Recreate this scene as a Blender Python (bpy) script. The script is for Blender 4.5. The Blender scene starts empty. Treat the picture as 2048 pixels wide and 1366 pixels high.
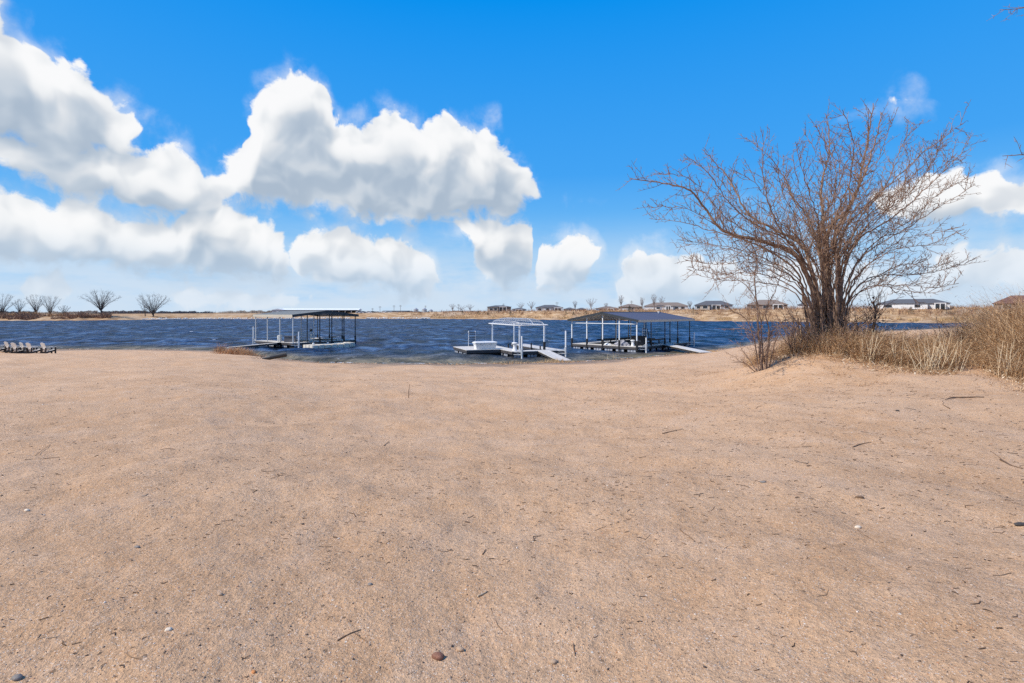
import bpy, math, random
import numpy as np
from mathutils import Vector, Matrix

random.seed(7)
rng = np.random.default_rng(11)
R = math.radians
scene = bpy.context.scene
col = scene.collection

# ------------------------------------------------------------------ camera
EYE = 1.6            # eye height above the sand at the camera
F = 1024.0           # focal length in photo pixels (2048 wide)
HY = 625.0           # eye level in the photo
WATER = -2.5         # level of the lake

cam_d = bpy.data.cameras.new('camera')
cam_d.sensor_width = 36.0
cam_d.lens = 18.0
cam_d.shift_y = -(683 - HY) / 2048.0
cam_d.clip_start = 0.05
cam_d.clip_end = 20000
cam = bpy.data.objects.new('camera', cam_d)
cam.location = (0, 0, EYE)
cam.rotation_euler = (R(90), 0, 0)
col.objects.link(cam)
scene.camera = cam

# ------------------------------------------------------------------ view
scene.view_settings.view_transform = 'Standard'
scene.view_settings.look = 'None'
scene.view_settings.exposure = 0.0
scene.view_settings.gamma = 1.0
scene.view_settings.use_curve_mapping = False
scene.cycles.use_denoising = False
scene.cycles.max_bounces = 6
scene.cycles.transparent_max_bounces = 8

# ------------------------------------------------------------------ sun
SUN_EL = R(46)
SUN_DIR = Vector((-0.92, -0.34, 0))       # where the sun stands, seen from above
SUN_DIR.normalize()
SUN_VEC = Vector((SUN_DIR.x * math.cos(SUN_EL), SUN_DIR.y * math.cos(SUN_EL), math.sin(SUN_EL)))
sun_d = bpy.data.lights.new('sun', 'SUN')
sun_d.energy = 5.0
sun_d.angle = R(0.55)
sun_d.color = (1.0, 0.93, 0.82)
sun = bpy.data.objects.new('sun', sun_d)
sun.rotation_euler = SUN_VEC.to_track_quat('Z', 'Y').to_euler()
sun.location = (0, 0, 60)
col.objects.link(sun)


# ------------------------------------------------------------------ node helper
class NT:
    def __init__(self, tree):
        self.t = tree
        self.n = tree.nodes
        self.l = tree.links

    def node(self, typ, **kw):
        n = self.n.new(typ)
        for k, v in kw.items():
            setattr(n, k, v)
        return n

    def put(self, sock, v):
        if isinstance(v, bpy.types.NodeSocket):
            self.l.new(v, sock)
        elif v is not None:
            if sock.type == 'RGBA' and len(v) == 3:
                v = (*v, 1.0)
            sock.default_value = v

    def math(self, op, a, b=None, c=None, clamp=False):
        n = self.node('ShaderNodeMath', operation=op, use_clamp=clamp)
        self.put(n.inputs[0], a)
        if b is not None:
            self.put(n.inputs[1], b)
        if c is not None:
            self.put(n.inputs[2], c)
        return n.outputs[0]

    def vmath(self, op, a, b=None, c=None, out=0):
        n = self.node('ShaderNodeVectorMath', operation=op)
        self.put(n.inputs[0], a)
        if b is not None:
            self.put(n.inputs[1], b)
        if c is not None:
            self.put(n.inputs[2], c)
        return n.outputs[out]

    def mix(self, f, a, b, blend='MIX'):
        n = self.node('ShaderNodeMix', data_type='RGBA', blend_type=blend)
        self.put(n.inputs[0], f)
        self.put(n.inputs[6], a)
        self.put(n.inputs[7], b)
        return n.outputs[2]

    def noise(self, vec, scale, detail=4.0, rough=0.55, dist=0.0, out=0):
        n = self.node('ShaderNodeTexNoise')
        if vec is not None:
            self.l.new(vec, n.inputs['Vector'])
        n.inputs['Scale'].default_value = scale
        n.inputs['Detail'].default_value = detail
        n.inputs['Roughness'].default_value = rough
        n.inputs['Distortion'].default_value = dist
        return n.outputs[out]

    def ramp(self, f, stops):
        n = self.node('ShaderNodeValToRGB')
        e = n.color_ramp.elements
        while len(e) < len(stops):
            e.new(0.5)
        for el, (p, c) in zip(e, stops):
            el.position = p
            if not isinstance(c, (tuple, list)):
                c = (c, c, c)
            el.color = (*c[:3], 1)
        self.put(n.inputs[0], f)
        return n.outputs[0]

    def smooth(self, v, lo, hi, a=0.0, b=1.0):
        n = self.node('ShaderNodeMapRange', interpolation_type='SMOOTHSTEP')
        self.put(n.inputs[0], v)
        self.put(n.inputs[1], lo)
        self.put(n.inputs[2], hi)
        self.put(n.inputs[3], a)
        self.put(n.inputs[4], b)
        return n.outputs[0]

    def xyz(self, v):
        n = self.node('ShaderNodeSeparateXYZ')
        self.l.new(v, n.inputs[0])
        return n.outputs

    def comb(self, x, y, z):
        n = self.node('ShaderNodeCombineXYZ')
        self.put(n.inputs[0], x)
        self.put(n.inputs[1], y)
        self.put(n.inputs[2], z)
        return n.outputs[0]


# ------------------------------------------------------------------ world: clear blue sky with cumulus
def build_world():
    w = bpy.data.worlds.new('World')
    scene.world = w
    w.use_nodes = True
    w.cycles.sampling_method = 'NONE'
    t = NT(w.node_tree)
    t.n.clear()
    out = t.node('ShaderNodeOutputWorld')
    bg = t.node('ShaderNodeBackground')
    bg.inputs['Strength'].default_value = 0.1
    t.l.new(bg.outputs[0], out.inputs[0])
    sky = t.node('ShaderNodeTexSky', sky_type='NISHITA')
    sky.sun_disc = False
    sky.sun_elevation = SUN_EL
    sky.sun_rotation = math.atan2(SUN_DIR.x, SUN_DIR.y)
    sky.air_density = 1.0
    sky.dust_density = 0.3
    sky.ozone_density = 3.0
    d = t.node('ShaderNodeTexCoord').outputs['Generated']
    x, y, z = t.xyz(d)[:3]
    az = t.math('ARCTAN2', x, y)
    el = t.math('ARCSINE', z)
    # the photographed sky is a strongly saturated blue that pales towards the horizon
    hs = t.node('ShaderNodeHueSaturation')
    hs.inputs['Saturation'].default_value = 1.25
    hs.inputs['Value'].default_value = 1.0
    t.l.new(sky.outputs[0], hs.inputs['Color'])
    deep = t.ramp(el, [(0.0, (0.43, 0.66, 0.92)), (0.10, (0.20, 0.53, 0.90)), (0.26, (0.055, 0.36, 0.88)),
                       (0.55, (0.001, 0.275, 0.84)), (1.0, (0.0, 0.13, 0.55))])
    # scale of the graded colour (the background strength is 0.1)
    sc = t.node('ShaderNodeVectorMath', operation='SCALE')
    t.l.new(deep, sc.inputs[0])
    sc.inputs['Scale'].default_value = 10.4
    mixed = t.mix(0.97, hs.outputs[0], sc.outputs[0])

    def P(px, py):
        a = math.atan((px - 1024) / F)
        return a, math.atan((HY - py) / F * math.cos(a))

    # cloud banks: bearing, top and base read off the photograph, in photo pixels
    banks = [
        # tall middle cloud, then the one at the right
        [(400, 355, 350), (420, 338, 378), (450, 322, 395), (488, 290, 400), (500, 215, 405), (520, 182, 408), (556, 152, 410), (585, 140, 410),
         (620, 156, 412), (650, 190, 415), (672, 236, 418), (705, 246, 425), (745, 240, 432), (780, 226, 440), (820, 250, 440), (840, 262, 440),
         (856, 232, 436), (900, 236, 430), (940, 264, 425), (985, 248, 425), (1010, 282, 425), (1035, 322, 412), (1060, 366, 396), (1078, 400, 380),
         (1120, 420, 360), (1690, 420, 370), (1740, 385, 408), (1800, 352, 425), (1850, 336, 430), (1910, 325, 430), (1935, 352, 432),
         (1965, 345, 430), (2010, 350, 430), (2048, 372, 430), (2120, 380, 430), (2220, 430, 410)],
        # upper left
        [(-300, 120, 300), (-100, 0, 300), (-10, -10, 285), (14, 40, 287), (34, 78, 290), (70, 100, 300), (100, 122, 305), (130, 104, 305), (160, 110, 305),
         (192, 155, 300), (230, 205, 290), (260, 222, 275), (300, 262, 255), (360, 300, 220)],
        [(-200, 240, 310), (0, 236, 325), (50, 250, 350), (110, 258, 370), (200, 256, 390), (260, 276, 412), (320, 292, 425), (380, 306, 425),
         (405, 335, 400), (425, 375, 350), (480, 400, 330)],
        # lower left
        [(-200, 385, 530), (-50, 360, 525), (0, 375, 525), (60, 400, 525), (100, 400, 525), (160, 382, 525), (200, 400, 527), (250, 430, 530),
         (290, 442, 535), (308, 430, 540), (342, 436, 542), (362, 378, 545), (390, 364, 545), (420, 390, 545), (450, 416, 545), (500, 430, 545),
         (540, 450, 542), (570, 476, 535), (590, 508, 525), (612, 545, 505), (660, 570, 490)],
        # low middle and low right
        [(545, 545, 480), (585, 500, 505), (600, 464, 540), (640, 458, 555), (690, 457, 565), (722, 470, 570), (770, 468, 575), (820, 490, 580),
         (860, 520, 580), (880, 548, 578), (900, 590, 550), (912, 600, 540), (1040, 600, 540), (1062, 560, 550), (1080, 482, 568), (1120, 478, 570),
         (1160, 478, 556), (1188, 486, 520), (1210, 540, 490), (1225, 572, 556), (1240, 548, 588), (1280, 511, 595), (1330, 505, 600),
         (1380, 515, 600), (1450, 520, 600), (1520, 530, 600), (1600, 520, 600), (1680, 530, 595), (1750, 540, 590), (1800, 560, 590),
         (1850, 540, 590), (1870, 510, 580), (1900, 496, 575), (1950, 492, 575), (1990, 505, 580), (2048, 495, 580), (2150, 480, 580), (2300, 520, 570)],
        [(30, 585, 560), (50, 550, 590), (90, 537, 590), (130, 546, 590), (148, 578, 575), (165, 600, 560), (320, 610, 580), (350, 580, 606),
         (400, 575, 606), (470, 572, 606), (560, 582, 610), (620, 592, 605), (640, 610, 585), (870, 500, 430), (895, 440, 448), (930, 430, 470), (958, 426, 520),
         (985, 428, 560), (1020, 430, 570), (1045, 442, 565), (1062, 540, 540), (1080, 590, 500), (1740, 235, 180), (1765, 212, 200),
         (1795, 203, 203), (1830, 210, 200), (1860, 235, 180)],
    ]
    p = t.comb(az, el, 0.0)

    def noise2(vec, scale, detail, rough, out=0):
        n = t.node('ShaderNodeTexNoise', noise_dimensions='2D')
        t.l.new(vec, n.inputs['Vector'])
        n.inputs['Scale'].default_value = scale
        n.inputs['Detail'].default_value = detail
        n.inputs['Roughness'].default_value = rough
        return n.outputs[out]
    wob = t.vmath('SUBTRACT', noise2(p, 9.0, 2.0, 0.55, 1), (0.5, 0.5, 0.5))
    p1 = t.vmath('MULTIPLY_ADD', wob, (0.05, 0.04, 0.0), p)

    HALF = 1.0

    def curve(u, pts):
        n = t.node('ShaderNodeFloatCurve')
        cv = n.mapping.curves[0]
        n.mapping.use_clip = True
        for i, (x0, y0) in enumerate(pts):
            if i < 2:
                cv.points[i].location = (x0, y0)
            else:
                cv.points.new(x0, y0)
        for q in cv.points:
            q.handle_type = 'AUTO_CLAMPED'
        n.mapping.update()
        t.l.new(u, n.inputs['Value'])
        return n.outputs[0]

    def mass(vec):
        vx, vy = t.xyz(vec)[:2]
        u = t.math('MULTIPLY_ADD', vx, 0.5 / HALF, 0.5)
        v = t.math('DIVIDE', t.math('ADD', vy, 0.1), 0.9)
        acc = None
        for bank in banks:
            tp, bt = [], []
            for (px, ty, by) in bank:
                a_, e1 = P(px, ty)
                _, e0 = P(px, by + (16 if by - ty > 30 else 0))
                un = a_ * 0.5 / HALF + 0.5
                if 0.0 <= un <= 1.0:
                    tp.append((un, (e1 + 0.1) / 0.9))
                    bt.append((un, (e0 + 0.1) / 0.9))
            for lst, lo in ((tp, 0.0), (bt, 0.9)):
                if lst[0][0] > 0.12:
                    lst.insert(0, (max(0, lst[0][0] - 0.02), lo))
                if lst[-1][0] < 0.88:
                    lst.append((min(1, lst[-1][0] + 0.02), lo))
            dt = t.math('SUBTRACT', curve(u, tp), v)
            db = t.math('SUBTRACT', v, curve(u, bt))
            m_ = t.math('MINIMUM', dt, db)
            acc = m_ if acc is None else t.math('SMOOTH_MAX', acc, m_, 0.01)
        acc = t.math('MINIMUM', t.math('MULTIPLY_ADD', acc, 0.9 / 0.050, 0.10), 1.35)
        acc = t.math('MAXIMUM', acc, -1.5)
        # away from the view the same kind of broken cumulus goes on
        oth = t.math('MULTIPLY_ADD', noise2(t.vmath('MULTIPLY', vec, (1.0, 1.9, 1.0)), 3.2, 2.0, 0.5), 7.0, -4.0)
        oth = t.math('MINIMUM', t.math('SUBTRACT', oth, t.math('MULTIPLY', t.smooth(vy, 0.35, 0.7), 1.2)), 1.15)
        k = t.smooth(t.math('ABSOLUTE', vx), 0.86, 0.98)
        return t.math('ADD', t.math('MULTIPLY', acc, t.math('SUBTRACT', 1.0, k)), t.math('MULTIPLY', oth, k))

    def billow(vec, det):
        vo = t.node('ShaderNodeTexVoronoi', feature='F1', voronoi_dimensions='2D')
        vo.inputs['Scale'].default_value = 26.0
        vo.inputs['Detail'].default_value = 1.5
        vo.inputs['Roughness'].default_value = 0.5
        t.l.new(vec, vo.inputs['Vector'])
        fb = noise2(vec, 22.0, det, 0.64)
        # 0.55 * (0.5 - distance) + 0.85 * (fb - 0.5)
        return t.math('MULTIPLY_ADD', fb, 0.95, t.math('MULTIPLY_ADD', vo.outputs['Distance'], -0.34, -0.30))
    pb = t.vmath('MULTIPLY_ADD', wob, (0.05, 0.05, 0.0), p)
    m0 = mass(p1)
    m2 = mass(t.vmath('ADD', p1, (-0.014, 0.036, 0.0)))
    b0 = billow(pb, 5.0)
    bl0 = noise2(pb, 15.0, 2.5, 0.5)
    bl1 = noise2(t.vmath('ADD', pb, (-0.010, 0.020, 0.0)), 15.0, 2.5, 0.5)
    D0 = t.math('ADD', m0, b0)
    D2 = t.math('MULTIPLY_ADD', t.math('SUBTRACT', bl1, 0.5), 0.9, m2)
    # soft edges below, crisp edges above
    soft = t.math('ADD', 0.24, t.math('MULTIPLY', t.math('MAXIMUM', t.math('SUBTRACT', D2, 0.1), 0.0), 0.26))
    alpha = t.smooth(D0, -0.04, soft)
    lit_s = t.smooth(t.math('MULTIPLY_ADD', t.math('SUBTRACT', bl0, bl1), 1.7, t.math('MULTIPLY', t.math('SUBTRACT', m0, m2), 0.30)), -0.30, 0.34)
    lit_l = t.smooth(D2, 1.50, 0.05)
    lit = t.math('MULTIPLY_ADD', lit_s, 0.36, t.math('MULTIPLY', lit_l, 0.64), clamp=True)
    ccol = t.ramp(lit, [(0.0, (0.43, 0.52, 0.63)), (0.30, (0.565, 0.64, 0.725)), (0.60, (0.755, 0.79, 0.83)), (0.85, (0.92, 0.935, 0.945)), (1.0, (1.0, 1.0, 1.0))])
    # thin cloud round the edges
    thin = t.math('MULTIPLY', t.smooth(D0, -0.75, 0.35), t.smooth(noise2(p, 11.0, 5.0, 0.6), 0.36, 0.66))
    alpha = t.math('MAXIMUM', alpha, t.math('MULTIPLY', thin, 0.50))
    # clouds low over the horizon pale into blue
    low = t.smooth(el, 0.02, 0.14)
    ccol = t.mix(low, t.mix(0.45, ccol, (0.56, 0.72, 0.90)), ccol)
    alpha = t.math('MULTIPLY', alpha, t.math('MULTIPLY_ADD', low, 0.22, 0.76))
    # thin veil low down
    veil = t.noise(t.vmath('MULTIPLY', p, (1.0, 3.5, 1.0)), 7.0, 6.0, 0.6)
    veil = t.smooth(veil, 0.12, 0.60)
    veil = t.math('MULTIPLY', veil, t.smooth(el, 0.20, 0.03))
    cs = t.node('ShaderNodeVectorMath', operation='SCALE')
    t.l.new(ccol, cs.inputs[0])
    cs.inputs['Scale'].default_value = 9.7
    c = t.mix(t.math('MULTIPLY', veil, 0.9), mixed, (6.4, 7.6, 8.9))
    c = t.mix(alpha, c, cs.outputs[0])
    t.l.new(c, bg.inputs[0])


build_world()


# ------------------------------------------------------------------ materials
MATS = {}


def principled(name):
    m = bpy.data.materials.new(name)
    m.use_nodes = True
    t = NT(m.node_tree)
    b = t.n['Principled BSDF']
    MATS[name] = m
    return m, t, b


def plain(name, c, rough=0.6, metal=0.0, var=0.12, scale=6.0, bump=0.0, spec=0.4, stretch=None):
    m, t, b = principled(name)
    tc = t.node('ShaderNodeTexCoord').outputs['Object']
    if stretch:
        tc = t.vmath('MULTIPLY', tc, stretch)
    n = t.noise(tc, scale, 5.0, 0.6)
    dk = tuple(x * (1 - var) for x in c)
    lt = tuple(min(1, x * (1 + var)) for x in c)
    t.l.new(t.ramp(n, [(0.3, dk), (0.7, lt)]), b.inputs['Base Color'])
    b.inputs['Roughness'].default_value = rough
    b.inputs['Metallic'].default_value = metal
    b.inputs['Specular IOR Level'].default_value = spec
    if bump:
        bn = t.node('ShaderNodeBump')
        bn.inputs['Strength'].default_value = bump
        bn.inputs['Distance'].default_value = 0.02
        t.l.new(n, bn.inputs['Height'])
        t.l.new(bn.outputs[0], b.inputs['Normal'])
    return m


def islands(name, stops, rough=0.8, spec=0.2, trans=0.0):
    """colour differs from blade to blade, stone to stone"""
    m, t, b = principled(name)
    g = t.node('ShaderNodeNewGeometry').outputs['Random Per Island']
    t.l.new(t.ramp(g, stops), b.inputs['Base Color'])
    b.inputs['Roughness'].default_value = rough
    b.inputs['Specular IOR Level'].default_value = spec
    return m


def mat_sand():
    m, t, b = principled('sand')
    pos = t.node('ShaderNodeNewGeometry').outputs['Position']
    big = t.noise(pos, 0.45, 4.0, 0.55)
    mid = t.noise(pos, 3.2, 5.0, 0.6, 0.4)
    fine = t.noise(pos, 60.0, 4.0, 0.7)
    grain = t.noise(pos, 260.0, 2.0, 0.6)
    c = t.ramp(big, [(0.32, (0.559, 0.336, 0.182)), (0.5, (0.600, 0.375, 0.215)), (0.68, (0.634, 0.410, 0.246))])
    c = t.mix(t.math('MULTIPLY', t.smooth(mid, 0.45, 0.72), 0.7), c, (0.654, 0.433, 0.269))
    c = t.mix(t.math('MULTIPLY', t.smooth(mid, 0.50, 0.30), 0.28), c, (0.514, 0.302, 0.162))
    patch = t.noise(t.vmath('MULTIPLY', pos, (1.0, 0.7, 1.0)), 1.1, 5.0, 0.6, 0.8)
    c = t.mix(t.math('MULTIPLY', t.smooth(patch, 0.50, 0.66), 0.45), c, (0.634, 0.428, 0.279))
    c = t.mix(t.math('MULTIPLY', t.smooth(patch, 0.46, 0.32), 0.35), c, (0.494, 0.302, 0.169))
    g2 = t.ramp(fine, [(0.30, 0.68), (0.5, 1.0), (0.72, 1.20)])
    c = t.mix(0.75, c, g2, 'MULTIPLY')
    g3 = t.ramp(grain, [(0.30, 0.55), (0.5, 1.0), (0.70, 1.35)])
    c = t.mix(0.7, c, g3, 'MULTIPLY')
    coarse = t.noise(pos, 19.0, 5.0, 0.75)
    c = t.mix(0.8, c, t.ramp(coarse, [(0.30, 0.70), (0.48, 1.0), (0.70, 1.16)]), 'MULTIPLY')
    # sparse small dark spots in the colour, and rarer pale ones
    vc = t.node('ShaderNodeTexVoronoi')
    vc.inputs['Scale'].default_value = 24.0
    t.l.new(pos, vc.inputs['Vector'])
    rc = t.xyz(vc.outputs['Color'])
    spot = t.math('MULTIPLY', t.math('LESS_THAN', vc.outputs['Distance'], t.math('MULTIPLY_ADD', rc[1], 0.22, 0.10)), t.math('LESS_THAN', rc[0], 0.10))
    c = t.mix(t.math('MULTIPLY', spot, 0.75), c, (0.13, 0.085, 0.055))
    pale = t.math('MULTIPLY', t.math('LESS_THAN', vc.outputs['Distance'], 0.16), t.math('GREATER_THAN', rc[0], 0.955))
    c = t.mix(pale, c, (0.78, 0.68, 0.56))
    # single coarse grains, pale, rust and dark
    vo = t.node('ShaderNodeTexVoronoi')
    vo.inputs['Scale'].default_value = 95.0
    t.l.new(pos, vo.inputs['Vector'])
    rnd = t.xyz(vo.outputs['Color'])
    inside = t.math('LESS_THAN', vo.outputs['Distance'], 0.34)
    c = t.mix(t.math('MULTIPLY', inside, t.math('GREATER_THAN', rnd[0], 0.80)), c, (0.70, 0.57, 0.46))
    c = t.mix(t.math('MULTIPLY', inside, t.math('LESS_THAN', rnd[0], 0.07)), c, (0.16, 0.105, 0.07))
    c = t.mix(t.math('MULTIPLY', inside, t.math('LESS_THAN', t.math('ABSOLUTE', t.math('SUBTRACT', rnd[0], 0.6)), 0.04)), c, (0.46, 0.21, 0.10))
    # wet band along the lake
    z = t.xyz(pos)[2]
    wn = t.math('MULTIPLY_ADD', t.math('SUBTRACT', t.noise(pos, 0.9, 4.0), 0.5), 0.22, z)
    wet = t.smooth(wn, WATER + 0.30, WATER + 0.10)
    c = t.mix(wet, c, (0.26, 0.175, 0.11))
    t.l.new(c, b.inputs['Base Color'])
    t.put(b.inputs['Roughness'], t.math('MULTIPLY_ADD', wet, -0.45, 0.95))
    b.inputs['Specular IOR Level'].default_value = 0.2
    h = t.math('MULTIPLY_ADD', fine, 0.55, t.math('MULTIPLY', grain, 0.25))
    h = t.math('ADD', h, t.math('MULTIPLY', coarse, 2.0))
    bp = t.node('ShaderNodeBump')
    bp.inputs['Strength'].default_value = 1.0
    bp.inputs['Distance'].default_value = 0.014
    t.l.new(h, bp.inputs['Height'])
    t.l.new(bp.outputs[0], b.inputs['Normal'])
    return m


def mat_water():
    m, t, b = principled('lake_water')
    pos = t.node('ShaderNodeNewGeometry').outputs['Position']
    at = t.node('ShaderNodeAttribute', attribute_name='shallow').outputs['Fac']
    flat = t.comb(t.xyz(pos)[0], t.xyz(pos)[1], 0.0)
    # wind from the back left: crests lie across it
    rot = t.node('ShaderNodeVectorRotate', rotation_type='Z_AXIS')
    rot.inputs['Angle'].default_value = R(-18)
    t.l.new(flat, rot.inputs['Vector'])
    st = t.vmath('MULTIPLY', rot.outputs[0], (1.0, 0.55, 1.0))
    n1 = t.noise(st, 0.34, 4.0, 0.68, 0.6)
    n2 = t.noise(st, 1.0, 3.0, 0.6, 0.4)
    n3 = t.noise(t.vmath('MULTIPLY', rot.outputs[0], (0.35, 1.0, 1.0)), 0.035, 3.0, 0.6)
    deep = t.ramp(n1, [(0.38, (0.002, 0.007, 0.016)), (0.46, (0.007, 0.022, 0.058)), (0.54, (0.017, 0.052, 0.130)), (0.64, (0.075, 0.150, 0.275))])
    deep = t.mix(t.math('MULTIPLY', t.smooth(n3, 0.42, 0.66), 0.6), deep, (0.014, 0.040, 0.066))
    c = t.mix(at, deep, t.mix(t.smooth(n1, 0.40, 0.62), (0.060, 0.052, 0.032), (0.20, 0.165, 0.105)))
    # white caps
    cap = t.noise(t.vmath('MULTIPLY', rot.outputs[0], (1.0, 0.6, 1.0)), 0.55, 5.0, 0.62, 0.3)
    cap = t.smooth(cap, 0.685, 0.725)
    fo = t.node('ShaderNodeAttribute', attribute_name='foam').outputs['Fac']
    fn = t.smooth(t.noise(pos, 1.3, 6.0, 0.65), 0.50, 0.62)
    foam = t.math('MAXIMUM', t.math('MULTIPLY', cap, 0.8), t.math('MULTIPLY', fo, fn))
    c = t.mix(foam, c, (0.72, 0.76, 0.80))
    t.l.new(c, b.inputs['Base Color'])
    t.put(b.inputs['Roughness'], t.math('MULTIPLY_ADD', foam, 0.3, 0.40))
    b.inputs['IOR'].default_value = 1.33
    b.inputs['Specular IOR Level'].default_value = 0.07
    h = t.math('MULTIPLY_ADD', n2, 0.22, t.math('MULTIPLY', n1, 1.0))
    bp = t.node('ShaderNodeBump')
    bp.inputs['Strength'].default_value = 1.0
    bp.inputs['Distance'].default_value = 0.9
    t.l.new(h, bp.inputs['Height'])
    t.l.new(bp.outputs[0], b.inputs['Normal'])
    return m


def mat_bank():
    m, t, b = principled('bank_grass')
    pos = t.node('ShaderNodeNewGeometry').outputs['Position']
    big = t.noise(t.vmath('MULTIPLY', pos, (1, 1, 4)), 0.035, 5.0, 0.6)
    mid = t.noise(t.vmath('MULTIPLY', pos, (1, 1, 5)), 0.22, 5.0, 0.65)
    fine = t.noise(pos, 1.5, 4.0, 0.7)
    c = t.ramp(mid, [(0.30, (0.17, 0.095, 0.050)), (0.43, (0.36, 0.215, 0.110)), (0.55, (0.50, 0.330, 0.180)), (0.68, (0.64, 0.47, 0.30))])
    c = t.mix(t.math('MULTIPLY', t.smooth(big, 0.48, 0.66), 0.6), c, (0.52, 0.40, 0.285))
    c = t.mix(t.math('MULTIPLY', t.smooth(big, 0.46, 0.30), 0.5), c, (0.40, 0.235, 0.12))
    c = t.mix(0.6, c, t.ramp(fine, [(0.3, 0.6), (0.5, 1.0), (0.7, 1.3)]), 'MULTIPLY')
    t.l.new(c, b.inputs['Base Color'])
    b.inputs['Roughness'].default_value = 0.95
    b.inputs['Specular IOR Level'].default_value = 0.1
    bp = t.node('ShaderNodeBump')
    bp.inputs['Strength'].default_value = 0.8
    bp.inputs['Distance'].default_value = 0.6
    t.l.new(mid, bp.inputs['Height'])
    t.l.new(bp.outputs[0], b.inputs['Normal'])
    return m


def mat_bark(name, dark, light, scale=9.0):
    m, t, b = principled(name)
    tc = t.node('ShaderNodeNewGeometry').outputs['Position']
    n = t.noise(t.vmath('MULTIPLY', tc, (1, 1, 0.35)), scale, 6.0, 0.7, 0.6)
    t.l.new(t.ramp(n, [(0.32, dark), (0.70, light)]), b.inputs['Base Color'])
    b.inputs['Roughness'].default_value = 0.9
    b.inputs['Specular IOR Level'].default_value = 0.15
    bp = t.node('ShaderNodeBump')
    bp.inputs['Strength'].default_value = 0.6
    bp.inputs['Distance'].default_value = 0.03
    t.l.new(n, bp.inputs['Height'])
    t.l.new(bp.outputs[0], b.inputs['Normal'])
    return m


def mat_boards(name, c, axis, width, gap_dark=0.45):
    """painted or composite boards far too small to build one by one: a joint line every board"""
    m, t, b = principled(name)
    tc = t.node('ShaderNodeTexCoord').outputs['Object']
    s = t.xyz(tc)[axis]
    f = t.math('FRACT', t.math('DIVIDE', s, width))
    line = t.math('LESS_THAN', f, 0.12)
    idn = t.node('ShaderNodeTexWhiteNoise', noise_dimensions='1D')
    t.l.new(t.math('FLOOR', t.math('DIVIDE', s, width)), idn.inputs['W'])
    v = t.math('MULTIPLY_ADD', idn.outputs[0], 0.22, 0.86)
    sv = t.node('ShaderNodeVectorMath', operation='SCALE')
    sv.inputs[0].default_value = c
    t.l.new(v, sv.inputs['Scale'])
    cc = t.mix(t.math('MULTIPLY', line, gap_dark), sv.outputs[0], tuple(x * 0.25 for x in c))
    cc = t.mix(0.35, cc, t.ramp(t.noise(tc, 3.0, 5.0, 0.65), [(0.3, 0.72), (0.7, 1.15)]), 'MULTIPLY')
    t.l.new(cc, b.inputs['Base Color'])
    b.inputs['Roughness'].default_value = 0.75
    b.inputs['Specular IOR Level'].default_value = 0.25
    return m


mat_sand()
mat_water()
mat_bank()
mat_bark('bark', (0.085, 0.052, 0.036), (0.40, 0.275, 0.200))
mat_bark('twig_bark', (0.145, 0.082, 0.052), (0.39, 0.260, 0.185), 14.0)
mat_bark('dark_bark', (0.035, 0.025, 0.020), (0.13, 0.095, 0.075))
mat_bark('far_bark', (0.075, 0.058, 0.050), (0.17, 0.135, 0.115), 2.0)
mat_bark('pale_far_bark', (0.19, 0.14, 0.12), (0.33, 0.26, 0.23), 2.0)
islands('dead_weed', [(0.0, (0.14, 0.070, 0.036)), (0.4, (0.38, 0.215, 0.105)), (0.75, (0.57, 0.36, 0.190)), (1.0, (0.82, 0.61, 0.38))])
islands('straw', [(0.0, (0.50, 0.37, 0.22)), (1.0, (0.80, 0.66, 0.46))])
islands('russet_weed', [(0.0, (0.26, 0.12, 0.060)), (0.5, (0.55, 0.30, 0.145)), (1.0, (0.76, 0.54, 0.32))])
islands('far_thicket', [(0.0, (0.13, 0.070, 0.050)), (0.5, (0.30, 0.165, 0.110)), (1.0, (0.48, 0.32, 0.20))])
islands('reeds', [(0.0, (0.34, 0.20, 0.095)), (0.5, (0.56, 0.37, 0.18)), (1.0, (0.70, 0.52, 0.30))])
islands('far_wood', [(0.0, (0.12, 0.11, 0.105)), (0.5, (0.19, 0.165, 0.15)), (1.0, (0.27, 0.23, 0.20))])
islands('evergreen', [(0.0, (0.018, 0.030, 0.016)), (0.6, (0.045, 0.062, 0.028)), (1.0, (0.085, 0.085, 0.040))])
islands('pebble', [(0.0, (0.06, 0.045, 0.04)), (0.30, (0.20, 0.14, 0.10)), (0.55, (0.40, 0.28, 0.19)), (0.74, (0.54, 0.41, 0.31)), (0.86, (0.42, 0.20, 0.10)), (1.0, (0.74, 0.68, 0.60))], 0.75)
islands('litter', [(0.0, (0.07, 0.045, 0.030)), (0.5, (0.20, 0.125, 0.080)), (0.8, (0.34, 0.23, 0.15)), (1.0, (0.58, 0.46, 0.33))])
islands('dead_leaf', [(0.0, (0.34, 0.21, 0.115)), (0.7, (0.58, 0.42, 0.26)), (1.0, (0.78, 0.66, 0.50))])
plain('white_paint', (0.74, 0.74, 0.73), 0.45, 0, 0.05, 3.0)
plain('white_steel', (0.74, 0.76, 0.77), 0.4, 0, 0.06, 3.0)
plain('galvanised', (0.56, 0.58, 0.60), 0.45, 0.35, 0.14, 5.0)
plain('black_plastic', (0.018, 0.018, 0.020), 0.55, 0, 0.25, 3.0)
plain('dark_skirt', (0.060, 0.055, 0.056), 0.7, 0, 0.25, 2.0)
plain('float_face', (0.33, 0.35, 0.40), 0.6, 0, 0.2, 2.0)
plain('dark_steel', (0.045, 0.050, 0.055), 0.5, 0.2, 0.2, 3.0)
plain('soffit', (0.52, 0.46, 0.37), 0.7, 0, 0.06, 1.0)
plain('grey_box', (0.15, 0.145, 0.15), 0.65, 0, 0.12, 2.0)
plain('pale_bin', (0.60, 0.60, 0.57), 0.6, 0, 0.1, 2.0)
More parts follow.
